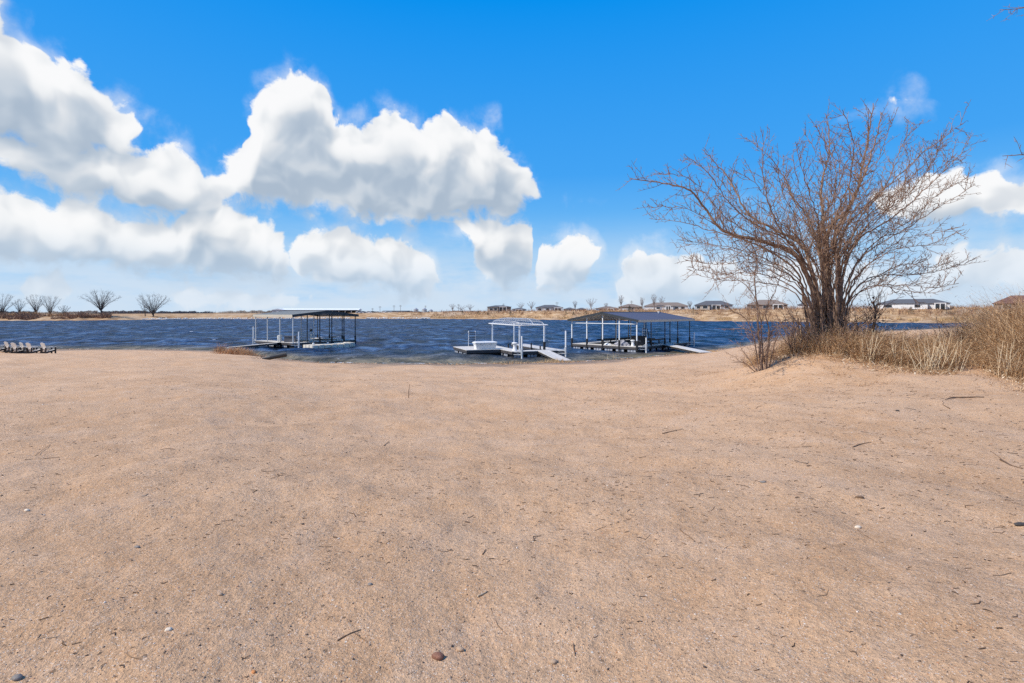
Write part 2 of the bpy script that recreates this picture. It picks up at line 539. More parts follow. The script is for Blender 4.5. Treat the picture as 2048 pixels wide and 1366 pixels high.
plain('cream_float', (0.66, 0.60, 0.50), 0.65, 0, 0.14, 1.5)
plain('tarp', (0.30, 0.30, 0.34), 0.8, 0, 0.7, 5.0, 0.4)
plain('chair_wood', (0.66, 0.62, 0.57), 0.75, 0, 0.16, 5.0, 0, 0.25)
plain('chair_dark', (0.050, 0.040, 0.034), 0.7, 0, 0.3, 4.0)
plain('wet_log', (0.030, 0.026, 0.024), 0.45, 0, 0.4, 6.0, 0.5, 0.5, (0.3, 3, 3))
plain('white_stucco', (0.72, 0.71, 0.70), 0.85, 0, 0.06, 0.6)
plain('tan_siding', (0.44, 0.37, 0.30), 0.85, 0, 0.08, 0.6)
plain('brown_stone', (0.235, 0.175, 0.145), 0.9, 0, 0.25, 1.6)
plain('grey_siding', (0.40, 0.41, 0.43), 0.85, 0, 0.08, 0.6)
plain('shingle_grey', (0.105, 0.108, 0.118), 0.9, 0, 0.18, 1.2)
plain('shingle_brown', (0.215, 0.170, 0.140), 0.9, 0, 0.16, 1.2)
plain('shingle_red', (0.16, 0.085, 0.070), 0.9, 0, 0.16, 1.2)
plain('shed_roof', (0.80, 0.82, 0.83), 0.5, 0.0, 0.06, 0.4)
plain('shed_wall', (0.075, 0.080, 0.090), 0.7, 0, 0.1, 0.5)
plain('silo_metal', (0.46, 0.47, 0.48), 0.45, 0.4, 0.12, 1.0, 0, 0.5, (1, 1, 8))
plain('window_glass', (0.020, 0.024, 0.030), 0.12, 0, 0.2, 1.0, 0, 0.6)
plain('pole_wood', (0.15, 0.115, 0.090), 0.85, 0, 0.15, 1.0)
plain('car_white', (0.72, 0.72, 0.72), 0.3, 0, 0.03, 1.0, 0, 0.5)
plain('car_dark', (0.05, 0.055, 0.065), 0.3, 0, 0.05, 1.0, 0, 0.5)
plain('car_silver', (0.42, 0.44, 0.46), 0.3, 0.3, 0.05, 1.0, 0, 0.5)
plain('stone_grey', (0.231, 0.202, 0.176), 0.8, 0, 0.3, 45.0, 0.4)
plain('stone_dark', (0.063, 0.053, 0.047), 0.75, 0, 0.3, 45.0, 0.4)
plain('stone_white', (0.735, 0.607, 0.460), 0.8, 0, 0.12, 45.0, 0.4)
plain('stone_tan', (0.42, 0.29, 0.19), 0.8, 0, 0.2, 45.0, 0.4)
plain('stone_red', (0.23, 0.105, 0.065), 0.7, 0, 0.35, 45.0, 0.4)
plain('stone_orange', (0.52, 0.21, 0.07), 0.75, 0, 0.2, 45.0, 0.4)
plain('stick_wood', (0.17, 0.105, 0.065), 0.85, 0, 0.35, 40.0, 0.4)
plain('pale_stick', (0.50, 0.375, 0.25), 0.85, 0, 0.2, 40.0, 0.4)
plain('riprap', (0.58, 0.56, 0.53), 0.9, 0, 0.15, 1.0)
mat_boards('deck_boards', (0.64, 0.605, 0.555), 0, 0.14, 0.5)
mat_boards('deck_boards_cross', (0.64, 0.605, 0.555), 1, 0.14, 0.5)
mat_boards('roof_steel', (0.098, 0.104, 0.150), 0, 0.30, 0.4)
mat_boards('roof_pale', (0.20, 0.21, 0.20), 1, 0.30, 0.35)


# ------------------------------------------------------------------ mesh helpers
def mesh_np(name, V, Fq, smooth=False):
    V = np.asarray(V, dtype=np.float32)
    Fq = np.asarray(Fq, dtype=np.int32)
    me = bpy.data.meshes.new(name)
    k = Fq.shape[1]
    me.vertices.add(len(V))
    me.vertices.foreach_set('co', V.ravel())
    me.loops.add(Fq.size)
    me.loops.foreach_set('vertex_index', Fq.ravel())
    me.polygons.add(len(Fq))
    me.polygons.foreach_set('loop_start', np.arange(0, Fq.size, k, dtype=np.int32))
    me.polygons.foreach_set('loop_total', np.full(len(Fq), k, dtype=np.int32))
    if smooth:
        me.polygons.foreach_set('use_smooth', np.ones(len(Fq), dtype=bool))
    me.update(calc_edges=True)
    me.validate()
    return me


def link(name, me, mat, parent=None):
    o = bpy.data.objects.new(name, me)
    if mat and not me.materials:
        me.materials.append(MATS[mat])
    col.objects.link(o)
    if parent is not None:
        o.parent = parent
    return o


def tag(o, label=None, cat=None, group=None, kind=None):
    if label:
        o['label'] = label
    if cat:
        o['category'] = cat
    if group:
        o['group'] = group
    if kind:
        o['kind'] = kind
    return o


def empty(name, loc=(0, 0, 0), rz=0.0):
    o = bpy.data.objects.new(name, None)
    o.empty_display_size = 0.2
    o.location = loc
    o.rotation_euler = (0, 0, rz)
    col.objects.link(o)
    return o


def copy_tree(o, parent=None):
    c = o.copy()
    col.objects.link(c)
    c.parent = parent
    for ch in [x for x in o.children]:
        copy_tree(ch, c)
    return c


class MB:
    def __init__(self):
        self.v = []
        self.f = []

    def add(self, vs, fs):
        n = len(self.v)
        self.v += [tuple(x) for x in vs]
        self.f += [tuple(i + n for i in f) for f in fs]
        return self

    def box(self, x0, x1, y0, y1, z0, z1):
        return self.add([(x0, y0, z0), (x1, y0, z0), (x1, y1, z0), (x0, y1, z0), (x0, y0, z1), (x1, y0, z1), (x1, y1, z1), (x0, y1, z1)],
                        [(3, 2, 1, 0), (4, 5, 6, 7), (0, 1, 5, 4), (1, 2, 6, 5), (2, 3, 7, 6), (3, 0, 4, 7)])

    def bar(self, a, b, w, h=None, up=(0, 0, 1)):
        """a square bar from a to b"""
        h = h or w
        a, b = Vector(a), Vector(b)
        d = (b - a).normalized()
        s = d.cross(Vector(up))
        if s.length < 1e-4:
            s = d.cross(Vector((1, 0, 0)))
        s.normalize()
        u = s.cross(d)
        vs = []
        for p in (a, b):
            for i, j in ((-1, -1), (1, -1), (1, 1), (-1, 1)):
                vs.append(p + s * (i * w / 2) + u * (j * h / 2))
        return self.add(vs, [(3, 2, 1, 0), (4, 5, 6, 7), (0, 1, 5, 4), (1, 2, 6, 5), (2, 3, 7, 6), (3, 0, 4, 7)])

    def tube(self, pts, rad, n=6, cap=True):
        pts = [Vector(p) for p in pts]
        if not isinstance(rad, (list, tuple)):
            rad = [rad] * len(pts)
        base = len(self.v)
        ref = Vector((0.31, 0.52, 0.79))
        for i, p in enumerate(pts):
            d = (pts[min(i + 1, len(pts) - 1)] - pts[max(i - 1, 0)])
            if d.length < 1e-9:
                d = Vector((0, 0, 1))
            d.normalize()
            s = d.cross(ref)
            if s.length < 1e-3:
                s = d.cross(Vector((1, 0, 0)))
            s.normalize()
            u = d.cross(s)
            for k in range(n):
                a = 2 * math.pi * k / n
                self.v.append(tuple(p + (s * math.cos(a) + u * math.sin(a)) * rad[i]))
        for i in range(len(pts) - 1):
            for k in range(n):
                a0 = base + i * n + k
                a1 = base + i * n + (k + 1) % n
                self.f.append((a0, a1, a1 + n, a0 + n))
        if cap:
            self.f.append(tuple(base + k for k in reversed(range(n))))
            self.f.append(tuple(base + (len(pts) - 1) * n + k for k in range(n)))
        return self

    def lathe(self, prof, n=12, cx=0, cy=0):
        base = len(self.v)
        for (r, z) in prof:
            for k in range(n):
                a = 2 * math.pi * k / n
                self.v.append((cx + r * math.cos(a), cy + r * math.sin(a), z))
        for i in range(len(prof) - 1):
            for k in range(n):
                a0 = base + i * n + k
                a1 = base + i * n + (k + 1) % n
                self.f.append((a0, a1, a1 + n, a0 + n))
        self.f.append(tuple(base + k for k in reversed(range(n))))
        self.f.append(tuple(base + (len(prof) - 1) * n + k for k in range(n)))
        return self

    def prism(self, poly, z0, z1):
        n = len(poly)
        vs = [(x, y, z0) for x, y in poly] + [(x, y, z1) for x, y in poly]
        fs = [tuple(reversed(range(n))), tuple(range(n, 2 * n))]
        fs += [(i, (i + 1) % n, (i + 1) % n + n, i + n) for i in range(n)]
        return self.add(vs, fs)

    def mesh(self, name, smooth=False):
        me = bpy.data.meshes.new(name)
        me.from_pydata(self.v, [], self.f)
        if smooth:
            for p in me.polygons:
                p.use_smooth = True
        me.update()
        return me

    def build(self, name, mat, parent=None, smooth=False):
        return link(name, self.mesh(name, smooth), mat, parent)


# ------------------------------------------------------------------ noise for the terrain
def _hash(ix, iy, seed):
    h = (ix.astype(np.int64) * 374761393 + iy.astype(np.int64) * 668265263 + seed * 1442695041) & 0xFFFFFFFF
    h = ((h ^ (h >> 13)) * 1274126177) & 0xFFFFFFFF
    return ((h ^ (h >> 16)) & 0xFFFF) / 65535.0


def vnoise(x, y, seed=0):
    ix, iy = np.floor(x), np.floor(y)
    fx, fy = x - ix, y - iy
    fx = fx * fx * fx * (fx * (fx * 6 - 15) + 10)
    fy = fy * fy * fy * (fy * (fy * 6 - 15) + 10)
    a, b = _hash(ix, iy, seed), _hash(ix + 1, iy, seed)
    c, d = _hash(ix, iy + 1, seed), _hash(ix + 1, iy + 1, seed)
    return (a * (1 - fx) + b * fx) * (1 - fy) + (c * (1 - fx) + d * fx) * fy - 0.5


def fbm(x, y, oct=4, seed=0, gain=0.5):
    s, a = 0, 1.0
    for o in range(oct):
        s = s + a * vnoise(x * 2 ** o + 17.3 * o, y * 2 ** o - 9.1 * o, seed + o)
        a *= gain
    return s


def sstep(v, lo, hi):
    t = np.clip((v - lo) / (hi - lo), 0, 1)
    return t * t * (3 - 2 * t)


# ------------------------------------------------------------------ the lie of the land
# near shore: distance of the waterline ahead of the camera, by bearing (tangent)
SH_PX = np.array([-1400, -600, 0, 115, 300, 420, 500, 560, 640, 760, 900, 1000, 1140, 1250, 1330, 1400, 1450, 1500, 1560, 1640, 1720, 1850, 1950, 2100, 2400, 3200], float)
SH_Y = np.array([58, 59, 58, 57, 57.5, 55, 50, 45.5, 42.2, 41.2, 40.8, 41, 42.5, 45.5, 49, 53, 58, 66, 80, 98, 108, 125, 150, 185, 230, 260], float)
SH_T = (SH_PX - 1024) / F
# far shore: waterline distance and height of the land behind it
FB_PX = np.array([-1400, -400, 0, 150, 215, 290, 400, 700, 850, 1000, 1150, 1300, 1450, 1700, 1850, 1950, 2300, 3200], float)
FB_Y = np.array([255, 258, 258, 262, 268, 292, 322, 338, 336, 318, 276, 266, 245, 214, 204, 202, 190, 180], float)
FB_Z = np.array([-0.4, -0.4, -0.3, -0.2, -0.2, 0.0, 0.2, 1.0, 1.6, 2.2, 2.5, 2.9, 3.2, 3.3, 3.4, 3.4, 3.5, 3.6], float)
FB_T = (FB_PX - 1024) / F


def shore_ratio(X, Y):
    """0 at the camera, 1 at the waterline, grows beyond it"""
    Rr = np.hypot(X, Y)
    ang = np.arctan2(X, Y)
    t = np.tan(np.clip(ang, -1.2, 1.2))
    ys = np.interp(t, SH_T, SH_Y)
    rs = ys * np.sqrt(1 + np.clip(t, -1.5, 1.5) ** 2)
    return Rr / rs, rs, np.abs(ang)


def beach_z(X, Y, fine=True):
    X = np.asarray(X, float)
    Y = np.asarray(Y, float)
    r, rs, aa = shore_ratio(X, Y)
    front = 1 - sstep(aa, 1.15, 1.9)
    g = WATER * r * front
    # the mound that carries the tree, and the rise behind it
    g = g + 0.70 * np.exp(-(((X - 10.2) / 2.6) ** 2 + ((Y - 17.2) / 2.7) ** 2))
    g = g + 0.36 * np.exp(-(((X - 15.0) / 4.0) ** 2 + ((Y - 17.0) / 3.6) ** 2))
    near = 1 - sstep(r, 0.82, 1.0)
    g = g + near * 0.21 * fbm(X / 6.0, Y / 5.0, 3, 3)
    if fine:
        g = g + near * 0.075 * fbm(X / 1.3, Y / 1.1, 3, 21)
        dist = np.hypot(X, Y)
        k = 1 - sstep(dist, 12, 32)
        d = vnoise(X / 0.33 + 0.6 * vnoise(X / 0.5, Y / 0.5, 5), Y / 0.33, 31)
        g = g + k * 0.028 * d + k * 0.012 * fbm(X / 0.12, Y / 0.12, 3, 41)
        g = g + 0.10 * np.exp(-((r - 0.985) / 0.035) ** 2) * fbm(X / 2.2, Y / 1.4, 3, 51)
    # below the waterline it goes on down
    return np.where(r > 1, np.maximum(g, WATER - 2.2) - 0.02, g)


def gz(x, y):
    return float(beach_z(np.array([x]), np.array([y]))[0])


def far_z(t, Y):
    fy = np.interp(t, FB_T, FB_Y)
    fz = np.interp(t, FB_T, FB_Z)
    d = Y - fy
    up = WATER + (fz - WATER) * sstep(d, -4, np.where(t < -0.75, 16, 30)) ** 0.8
    return np.where(d < -3.9, WATER - 1.0, up)


def far_pt(px, d=0.0):
    """point d metres inland of the far waterline on the bearing px"""
    t = (px - 1024) / F
    Y = float(np.interp(t, FB_T, FB_Y)) + d
    return t * Y, Y, float(far_z(np.array([t]), np.array([Y]))[0])


def grid_faces(nr, nc, wrap=False):
    i = np.arange(nr - 1)[:, None]
    j = np.arange(nc - (0 if wrap else 1))[None, :]
    j2 = (j + 1) % nc
    a = i * nc + j
    b = i * nc + j2
    return np.stack([a, b, b + nc, a + nc], -1).reshape(-1, 4)


def build_ground():
    # beach: one sheet all round the camera, finest in front
    angs = np.concatenate([np.linspace(-R(58), R(58), 660), np.linspace(R(58), R(302), 90)[1:-1]])
    rad = np.concatenate([[0.02], np.geomspace(0.35, 330, 560)])
    A, RR = np.meshgrid(angs, rad)
    X, Y = RR * np.sin(A), RR * np.cos(A)
    Z = beach_z(X, Y)
    V = np.stack([X, Y, Z], -1).reshape(-1, 3)
    Fq = grid_faces(len(rad), len(angs), True)[:, ::-1]
    # leave out what lies well under water
    zz = Z.reshape(-1)[Fq].max(1)
    Fq = Fq[zz > WATER - 1.6]
    me = mesh_np('beach', V, Fq, True)
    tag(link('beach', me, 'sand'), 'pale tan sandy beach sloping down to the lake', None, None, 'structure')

    # lake
    angs = np.linspace(-R(66), R(66), 430)
    rad = np.geomspace(34, 560, 470)
    A, RR = np.meshgrid(angs, rad)
    X, Y = RR * np.sin(A), RR * np.cos(A)
    r, rs, _ = shore_ratio(X, Y)
    off = (r - 1) * rs
    amp = sstep(off, -1.0, 7.0) * 0.8 + 0.2
    c, s = math.cos(R(-18)), math.sin(R(-18))
    U, W = X * c - Y * s, X * s + Y * c
    Z = WATER + amp * (0.22 * fbm(U / 2.4, W / 3.6, 3, 61) + 0.20 * vnoise(U / 6.0, W / 6.0, 71))
    V = np.stack([X, Y, Z], -1).reshape(-1, 3)
    Fq = grid_faces(len(rad), len(angs))[:, ::-1]
    me = mesh_np('lake', V, Fq, True)
    sh = np.clip(1 - sstep(off + 3.0 * fbm(X / 5, Y / 5, 3, 81), 1.0, 11.0), 0, 1) * 0.97
    fo = np.exp(-((off - 0.15 - 0.9 * fbm(X / 2.0, Y / 2.0, 3, 91)) / 0.30) ** 2) * 0.9
    for nm, arr in (('shallow', sh), ('foam', fo)):
        at = me.attributes.new(nm, 'FLOAT', 'POINT')
        at.data.foreach_set('value', arr.reshape(-1).astype(np.float32))
    tag(link('lake', me, 'lake_water'), 'choppy dark blue lake with small white caps', None, None, 'structure')

    # land beyond the lake, out to the horizon
    T = np.linspace(-2.4, 2.4, 520)
    D = np.concatenate([[-6, -4, -3, -2, -1, 0, 1, 2, 3, 4.5, 6, 8, 10, 13, 16, 20, 24, 28, 32, 38, 46, 60, 80, 110, 160, 240, 400, 700, 1200, 2500, 6000, 14000]])
    TT, DD = np.meshgrid(T, D)
    fy = np.interp(TT, FB_T, FB_Y)
    wob = fbm(TT * 60, DD * 0 + 3.3, 3, 101) * 5.0 * (DD < 200)
    Y = fy + DD + wob
    X = TT * Y
    Z = far_z(TT, Y - wob) + np.where((DD > 2) & (DD < 200), fbm(X / 14, Y / 9, 3, 111) * 0.9 * sstep(DD, 2, 12), 0)
    V = np.stack([X, Y, Z], -1).reshape(-1, 3)
    me = mesh_np('far_shore', V, grid_faces(len(D), len(T))[:, ::-1], True)
    tag(link('far_shore', me, 'bank_grass'), 'dry grassy bank and fields across the lake', None, None, 'structure')


build_ground()


def ground_at(px, py):
    """where the line of sight through a photo pixel meets the sand"""
    k = (py - HY) / F
    Y = EYE / k
    for _ in range(60):
        Y = 0.5 * Y + 0.5 * (EYE - gz((px - 1024) / F * Y, Y)) / k
    X = (px - 1024) / F * Y
    return X, Y, gz(X, Y)


# ------------------------------------------------------------------ docks
DECK = 0.55      # deck above the water


def deck_run(root, x0, x1, y0, y1, floats=True, along='x', z=DECK):
    """one straight walkway: boards on a dark frame, floats under it"""
    d = MB().box(x0, x1, y0, y1, z - 0.045, z).build('deck', 'deck_boards' if along == 'x' else 'deck_boards_cross', root)
    MB().box(x0 + 0.02, x1 - 0.02, y0 + 0.02, y1 - 0.02, z - 0.30, z - 0.047).build('skirt', 'dark_skirt', d)
    if floats:
        L = (x1 - x0) if along == 'x' else (y1 - y0)
        n = max(1, int(L / 1.35))
        for i in range(n):
            a = (i + 0.14) * L / n
            b = (i + 0.86) * L / n
            m = MB()
            if along == 'x':
                m.box(x0 + a, x0 + b, y0 + 0.12, y1 - 0.12, -0.28, z - 0.302)
            else:
                m.box(x0 + 0.12, x1 - 0.12, y0 + a, y0 + b, -0.28, z - 0.302)
            fl = m.build('float', 'black_plastic', root)
            k = max(2, int((b - a) / 0.3))
            rb = MB()
            for j in range(k):
                s0 = a + (b - a) * (j + 0.12) / k
                s1 = a + (b - a) * (j + 0.88) / k
                if along == 'x':
                    rb.box(x0 + s0, x0 + s1, y0 + 0.10, y0 + 0.119, -0.02, z - 0.33)
                else:
                    rb.box(x0 + 0.10, x0 + 0.119, y0 + s0, y0 + s1, -0.02, z - 0.33)
            rb.build('float_rib', 'float_face', fl)


def post(root, x, y, z0, z1, mat='white_steel', w=0.09, sleeve=0.0):
    p = MB().box(x - w / 2, x + w / 2, y - w / 2, y + w / 2, z0, z1).build('post', mat, root)
    if sleeve:
        s = w / 2 + 0.035
        MB().box(x - s, x + s, y - s, y + s, z0 - 0.45, z0 + sleeve).build('sleeve', 'black_plastic', p)
    return p


def spud(root, x, y, z0, z1, tx, ty):
    """an anchoring pole standing in the lake bed, held by a welded bracket"""
    p = MB().tube([(x, y, z0), (x, y, z1)], 0.075, 8).build('anchor_pole', 'white_steel', root)
    b = MB()
    for dz in (-0.02, -0.27):
        b.bar((x - (tx - x) * 0.05, y - (ty - y) * 0.05, DECK + dz), (tx, ty, DECK + dz), 0.05)
    sx, sy = -(ty - y) * 0.9, (tx - x) * 0.9
    b.bar((x, y, DECK + 0.28), (tx, ty, DECK - 0.02), 0.05)
    b.bar((x, y, DECK - 0.02), (tx + sx, ty + sy, DECK - 0.02), 0.05)
    b.bar((x, y, DECK - 0.27), (tx + sx, ty + sy, DECK - 0.27), 0.05)
    b.bar((tx, ty, DECK - 0.27), (tx + sx, ty + sy, DECK - 0.02), 0.04)
    b.build('bracket', 'galvanised', p)
    MB().tube([(x, y, DECK - 0.34), (x, y, DECK + 0.34)], 0.105, 8).build('collar', 'galvanised', p)


def gable_roof(root, x0, x1, y0, y1, ridge_axis, ze, rise, rmat, fascia='dark_steel', th=0.07, drop=0.24):
    """low pitched steel roof: two panels, a ridge cap, gutters and gable boards"""
    if ridge_axis == 'x':
        def pt(s, v, z):
            return (x0 + (x1 - x0) * s, y0 + (y1 - y0) * v, z)
    else:
        def pt(s, v, z):
            return (x0 + (x1 - x0) * v, y0 + (y1 - y0) * s, z)
    for v0 in (0.0, 1.0):
        m = MB()
        vs = [pt(0, v0, ze), pt(1, v0, ze), pt(1, 0.5, ze + rise), pt(0, 0.5, ze + rise)]
        vs += [(a, b, c + th) for a, b, c in vs]
        m.add(vs, [(3, 2, 1, 0), (4, 5, 6, 7), (0, 1, 5, 4), (1, 2, 6, 5), (2, 3, 7, 6), (3, 0, 4, 7)])
        pn = m.build('roof_panel', rmat, root)
        # underside lining
        m = MB()
        vs = [pt(0.01, v0 + (0.01 if v0 == 0 else -0.01), ze - 0.02), pt(0.99, v0 + (0.01 if v0 == 0 else -0.01), ze - 0.02),
              pt(0.99, 0.5, ze + rise - 0.02), pt(0.01, 0.5, ze + rise - 0.02)]
        vs += [(a, b, c + 0.012) for a, b, c in vs]
        m.add(vs, [(3, 2, 1, 0), (4, 5, 6, 7), (0, 1, 5, 4), (1, 2, 6, 5), (2, 3, 7, 6), (3, 0, 4, 7)])
        m.build('soffit', 'soffit', pn)
        # eave board, tan
        o = -0.025 if v0 == 0 else 0.025
        a, b = pt(-0.002, v0, ze), pt(1.002, v0, ze)
        if ridge_axis == 'x':
            MB().box(a[0], b[0], a[1] + o - 0.02, a[1] + o + 0.02, ze - drop * 0.75, ze + th * 0.9).build('eave_board', 'soffit', pn)
        else:
            MB().box(a[0] + o - 0.02, a[0] + o + 0.02, a[1], b[1], ze - drop * 0.75, ze + th * 0.9).build('eave_board', 'soffit', pn)
        # gable boards
        for s in (-0.004, 1.004):
            p, q = Vector(pt(s, v0 - (0.006 if v0 == 0 else -0.006), ze)), Vector(pt(s, 0.5, ze + rise))
            MB().bar(p + Vector((0, 0, th - drop / 2)), q + Vector((0, 0, th - drop / 2)), 0.05, drop).build('gable_board', fascia, pn)
    a, b = Vector(pt(-0.006, 0.5, ze + rise + th + 0.02)), Vector(pt(1.006, 0.5, ze + rise + th + 0.02))
    MB().bar(a, b, 0.30, 0.05).build('ridge_cap', fascia, root)


def ramp(root, p0, p1, w, mat='deck_boards'):
    """gangway from the dock to the sand, in the dock's own frame; p0, p1 are (x, y, z)"""
    a, b = Vector(p0), Vector(p1)
    d = (b - a).normalized()
    m = MB().bar(a, b, w, 0.05)
    r = m.build('ramp', mat, root)
    s = d.cross(Vector((0, 0, 1))).normalized()
    for k in (-1, 1):
        q = s * (k * (w / 2 - 0.12)) + Vector((0, 0, -0.125))
        e = b.lerp(a, 0.16)
        MB().bar(a + q, e + q + Vector((0, 0, 0.03)), 0.06, 0.19).build('ramp_beam', 'dark_skirt', r)
    return r


def to_local(root, p):
    c, s = math.cos(-root.rotation_euler.z), math.sin(-root.rotation_euler.z)
    x, y = p[0] - root.location.x, p[1] - root.location.y
    return (c * x - s * y, s * x + c * y, p[2] - root.location.z)


# ---- middle dock: bare hooped canopy frame over one slip, platform at the left
def dock_middle():
    r = empty('canopy_dock', (0.0, 46.5, WATER), R(20))
    tag(r, 'floating dock with bare white hooped canopy frame and ramp to the sand', 'dock')
    deck_run(r, 0.0, 5.4, 0.0, 1.3, True, 'x')
    deck_run(r, 0.0, 1.3, 1.31, 10.2, True, 'y')
    deck_run(r, 3.7, 5.4, 1.31, 10.4, True, 'y')
    deck_run(r, -3.4, -0.01, 3.2, 8.6, True, 'y')
    MB().box(-3.38, -0.03, 3.205, 3.215, 0.20, 0.24).build('rub_rail', 'black_plastic', r)
    for (x, y, sl) in ((1.2, 1.2, 0.0), (3.72, 1.2, 0.75), (1.2, 9.5, 0.0), (3.72, 9.5, 0.0)):
        post(r, x, y, DECK, DECK + 2.36, 'white_steel', 0.12, sl)
    # mooring bumpers
    for (x, y, h) in ((1.42, 1.6, 1.1), (3.6, 4.2, 0.5), (1.42, 5.0, 0.4), (3.6, 1.9, 0.35)):
        MB().tube([(x, y, 0.1), (x, y, DECK + h)], 0.07, 8).build('bumper_post', 'black_plastic', r)
    # canopy
    x0, x1, y0, y1 = 0.75, 4.15, 0.75, 10.0
    z0 = DECK + 2.36
    ring = MB()
    cr = 0.7
    pts = []
    for cx, cy, a0 in ((x1 - cr, y0 + cr, -90), (x1 - cr, y1 - cr, 0), (x0 + cr, y1 - cr, 90), (x0 + cr, y0 + cr, 180)):
        for k in range(5):
            a = R(a0 + k * 22.5)
            pts.append((cx + cr * math.cos(a), cy + cr * math.sin(a), z0))
    pts.append(pts[0])
    ring.tube(pts, 0.05, 6)
    cn = ring.build('canopy_ring', 'white_paint', r)
    H = 0.62

    def arch(v):
        # v from -1 to 1 across the width
        return H * (1 - abs(v) ** 2.6) ** 0.75
    n = 17
    for i in range(n):
        y = y0 + (y1 - y0) * i / (n - 1)
        # hoops at the ends lean down to the ring
        e = min(i, n - 1 - i)
        hk = (0.0, 0.55, 0.86)[e] if e < 3 else 1.0
        if e == 0:
            continue
        xin = (0.0, 0.28, 0.06)[e] if e < 3 else 0.0
        hp = []
        for k in range(11):
            v = -1 + 2 * k / 10
            hp.append(((x0 + x1) / 2 + v * ((x1 - x0) / 2 - xin), y, z0 + arch(v) * hk))
        MB().tube(hp, 0.019, 4, False).build('hoop', 'white_paint', r)
    for v in (-0.8, 0.0, 0.8):
        rp = []
        for i in range(n):
            y = y0 + (y1 - y0) * i / (n - 1)
            e = min(i, n - 1 - i)
            hk = (0.0, 0.55, 0.86)[e] if e < 3 else 1.0
            xin = (0.28, 0.28, 0.06)[e] if e < 3 else 0.0
            rp.append(((x0 + x1) / 2 + v * ((x1 - x0) / 2 - xin), y, z0 + arch(v) * hk))
        MB().tube(rp, 0.016, 4, False).build('canopy_rail', 'white_paint', r)
    spud(r, 0.72, -0.62, -1.4, DECK + 1.42, 0.72, 0.0)
    spud(r, 5.1, -0.62, -1.4, DECK + 1.85, 5.1, 0.0)
    gx, gy, gzz = ground_at(1131, 723)
    e = to_local(r, (gx, gy, gzz + 0.05))
    ramp(r, (3.15, 0.0, DECK - 0.02), e, 1.25)
    # boat lift rails in the slip
    lf = MB()
    for x in (1.75, 3.25):
        lf.bar((x, 2.2, 0.28), (x, 8.4, 0.28), 0.12, 0.22)
    lf.bar((1.4, 3.0, 0.12), (3.6, 3.0, 0.12), 0.12)
    lf.bar((1.4, 7.4, 0.12), (3.6, 7.4, 0.12), 0.12)
    lf.build('boat_lift', 'dark_steel', r)
    return r


def on(root, x, y, z=DECK):
    c, s = math.cos(root.rotation_euler.z), math.sin(root.rotation_euler.z)
    return (root.location.x + c * x - s * y, root.location.y + s * x + c * y, root.location.z + z)


def pedestal(loc, h, label, rz=0.0):
    p = empty('mooring_pedestal', loc, rz)
    tag(p, label, 'pedestal', 'white pedestals on the docks')
    k = h / 0.75
    MB().lathe([(0.24 * k, 0), (0.22 * k, 0.05 * k), (0.16 * k, 0.30 * k), (0.15 * k, 0.45 * k), (0.20 * k, 0.60 * k), (0.21 * k, 0.64 * k)], 12).build('body', 'white_paint', p, True)
    MB().lathe([(0.27 * k, 0.641 * k), (0.28 * k, 0.68 * k), (0.24 * k, 0.74 * k), (0.12 * k, 0.76 * k)], 12).build('cap', 'white_paint', p, True)


def ladder(loc, rz, w, h, n, label, lean=0.12):
    l = empty('swim_ladder', loc, rz)
    tag(l, label, 'ladder', 'swim ladders on the docks')
    for sx in (-1, 1):
        MB().tube([(sx * w / 2, 0, 0), (sx * w / 2, -lean * 0.6, h * 0.6), (sx * w / 2, -lean, h), (sx * w / 2, -lean + 0.16, h + 0.06), (sx * w / 2, -lean + 0.24, h - 0.12)], 0.026, 6).build('rail', 'white_steel', l)
    for i in range(n):
        z = h * (0.10 + 0.86 * i / (n - 1))
        MB().box(-w / 2 + 0.02, w / 2 - 0.02, -lean * z / h - 0.09, -lean * z / h + 0.09, z - 0.03, z + 0.03).build('tread', 'black_plastic', l)


dB = dock_middle()


def dock_box(loc, rz, lx, ly, h, label):
    b = empty('dock_box', loc, rz)
    tag(b, label, 'storage box')
    m = MB()
    t_ = 0.10
    m.add([(-lx / 2 + t_, -ly / 2 + t_, 0), (lx / 2 - t_, -ly / 2 + t_, 0), (lx / 2 - t_, ly / 2 - t_, 0), (-lx / 2 + t_, ly / 2 - t_, 0),
           (-lx / 2, -ly / 2, h), (lx / 2, -ly / 2, h), (lx / 2, ly / 2, h), (-lx / 2, ly / 2, h)],
          [(3, 2, 1, 0), (4, 5, 6, 7), (0, 1, 5, 4), (1, 2, 6, 5), (2, 3, 7, 6), (3, 0, 4, 7)])
    m.build('body', 'white_paint', b)
    o = 0.07
    m = MB()
    vs = [(-lx / 2 - o, -ly / 2 - o, h + 0.003), (lx / 2 + o, -ly / 2 - o, h + 0.003), (lx / 2 + o, ly / 2 + o, h + 0.003), (-lx / 2 - o, ly / 2 + o, h + 0.003)]
    vs += [(x, y, h + 0.10) for x, y, _ in vs] + [(x * 0.86, y * 0.8, h + 0.17) for x, y, _ in vs]
    m.add(vs, [(3, 2, 1, 0), (0, 1, 5, 4), (1, 2, 6, 5), (2, 3, 7, 6), (3, 0, 4, 7), (4, 5, 9, 8), (5, 6, 10, 9), (6, 7, 11, 10), (7, 4, 8, 11), (8, 9, 10, 11)])
    m.build('lid', 'white_paint', b)
    for x in (-lx * 0.25, lx * 0.25):
        MB().box(x - 0.06, x + 0.06, -ly / 2 - 0.02, -ly / 2 + 0.03, h - 0.16, h - 0.04).build('latch', 'galvanised', b)


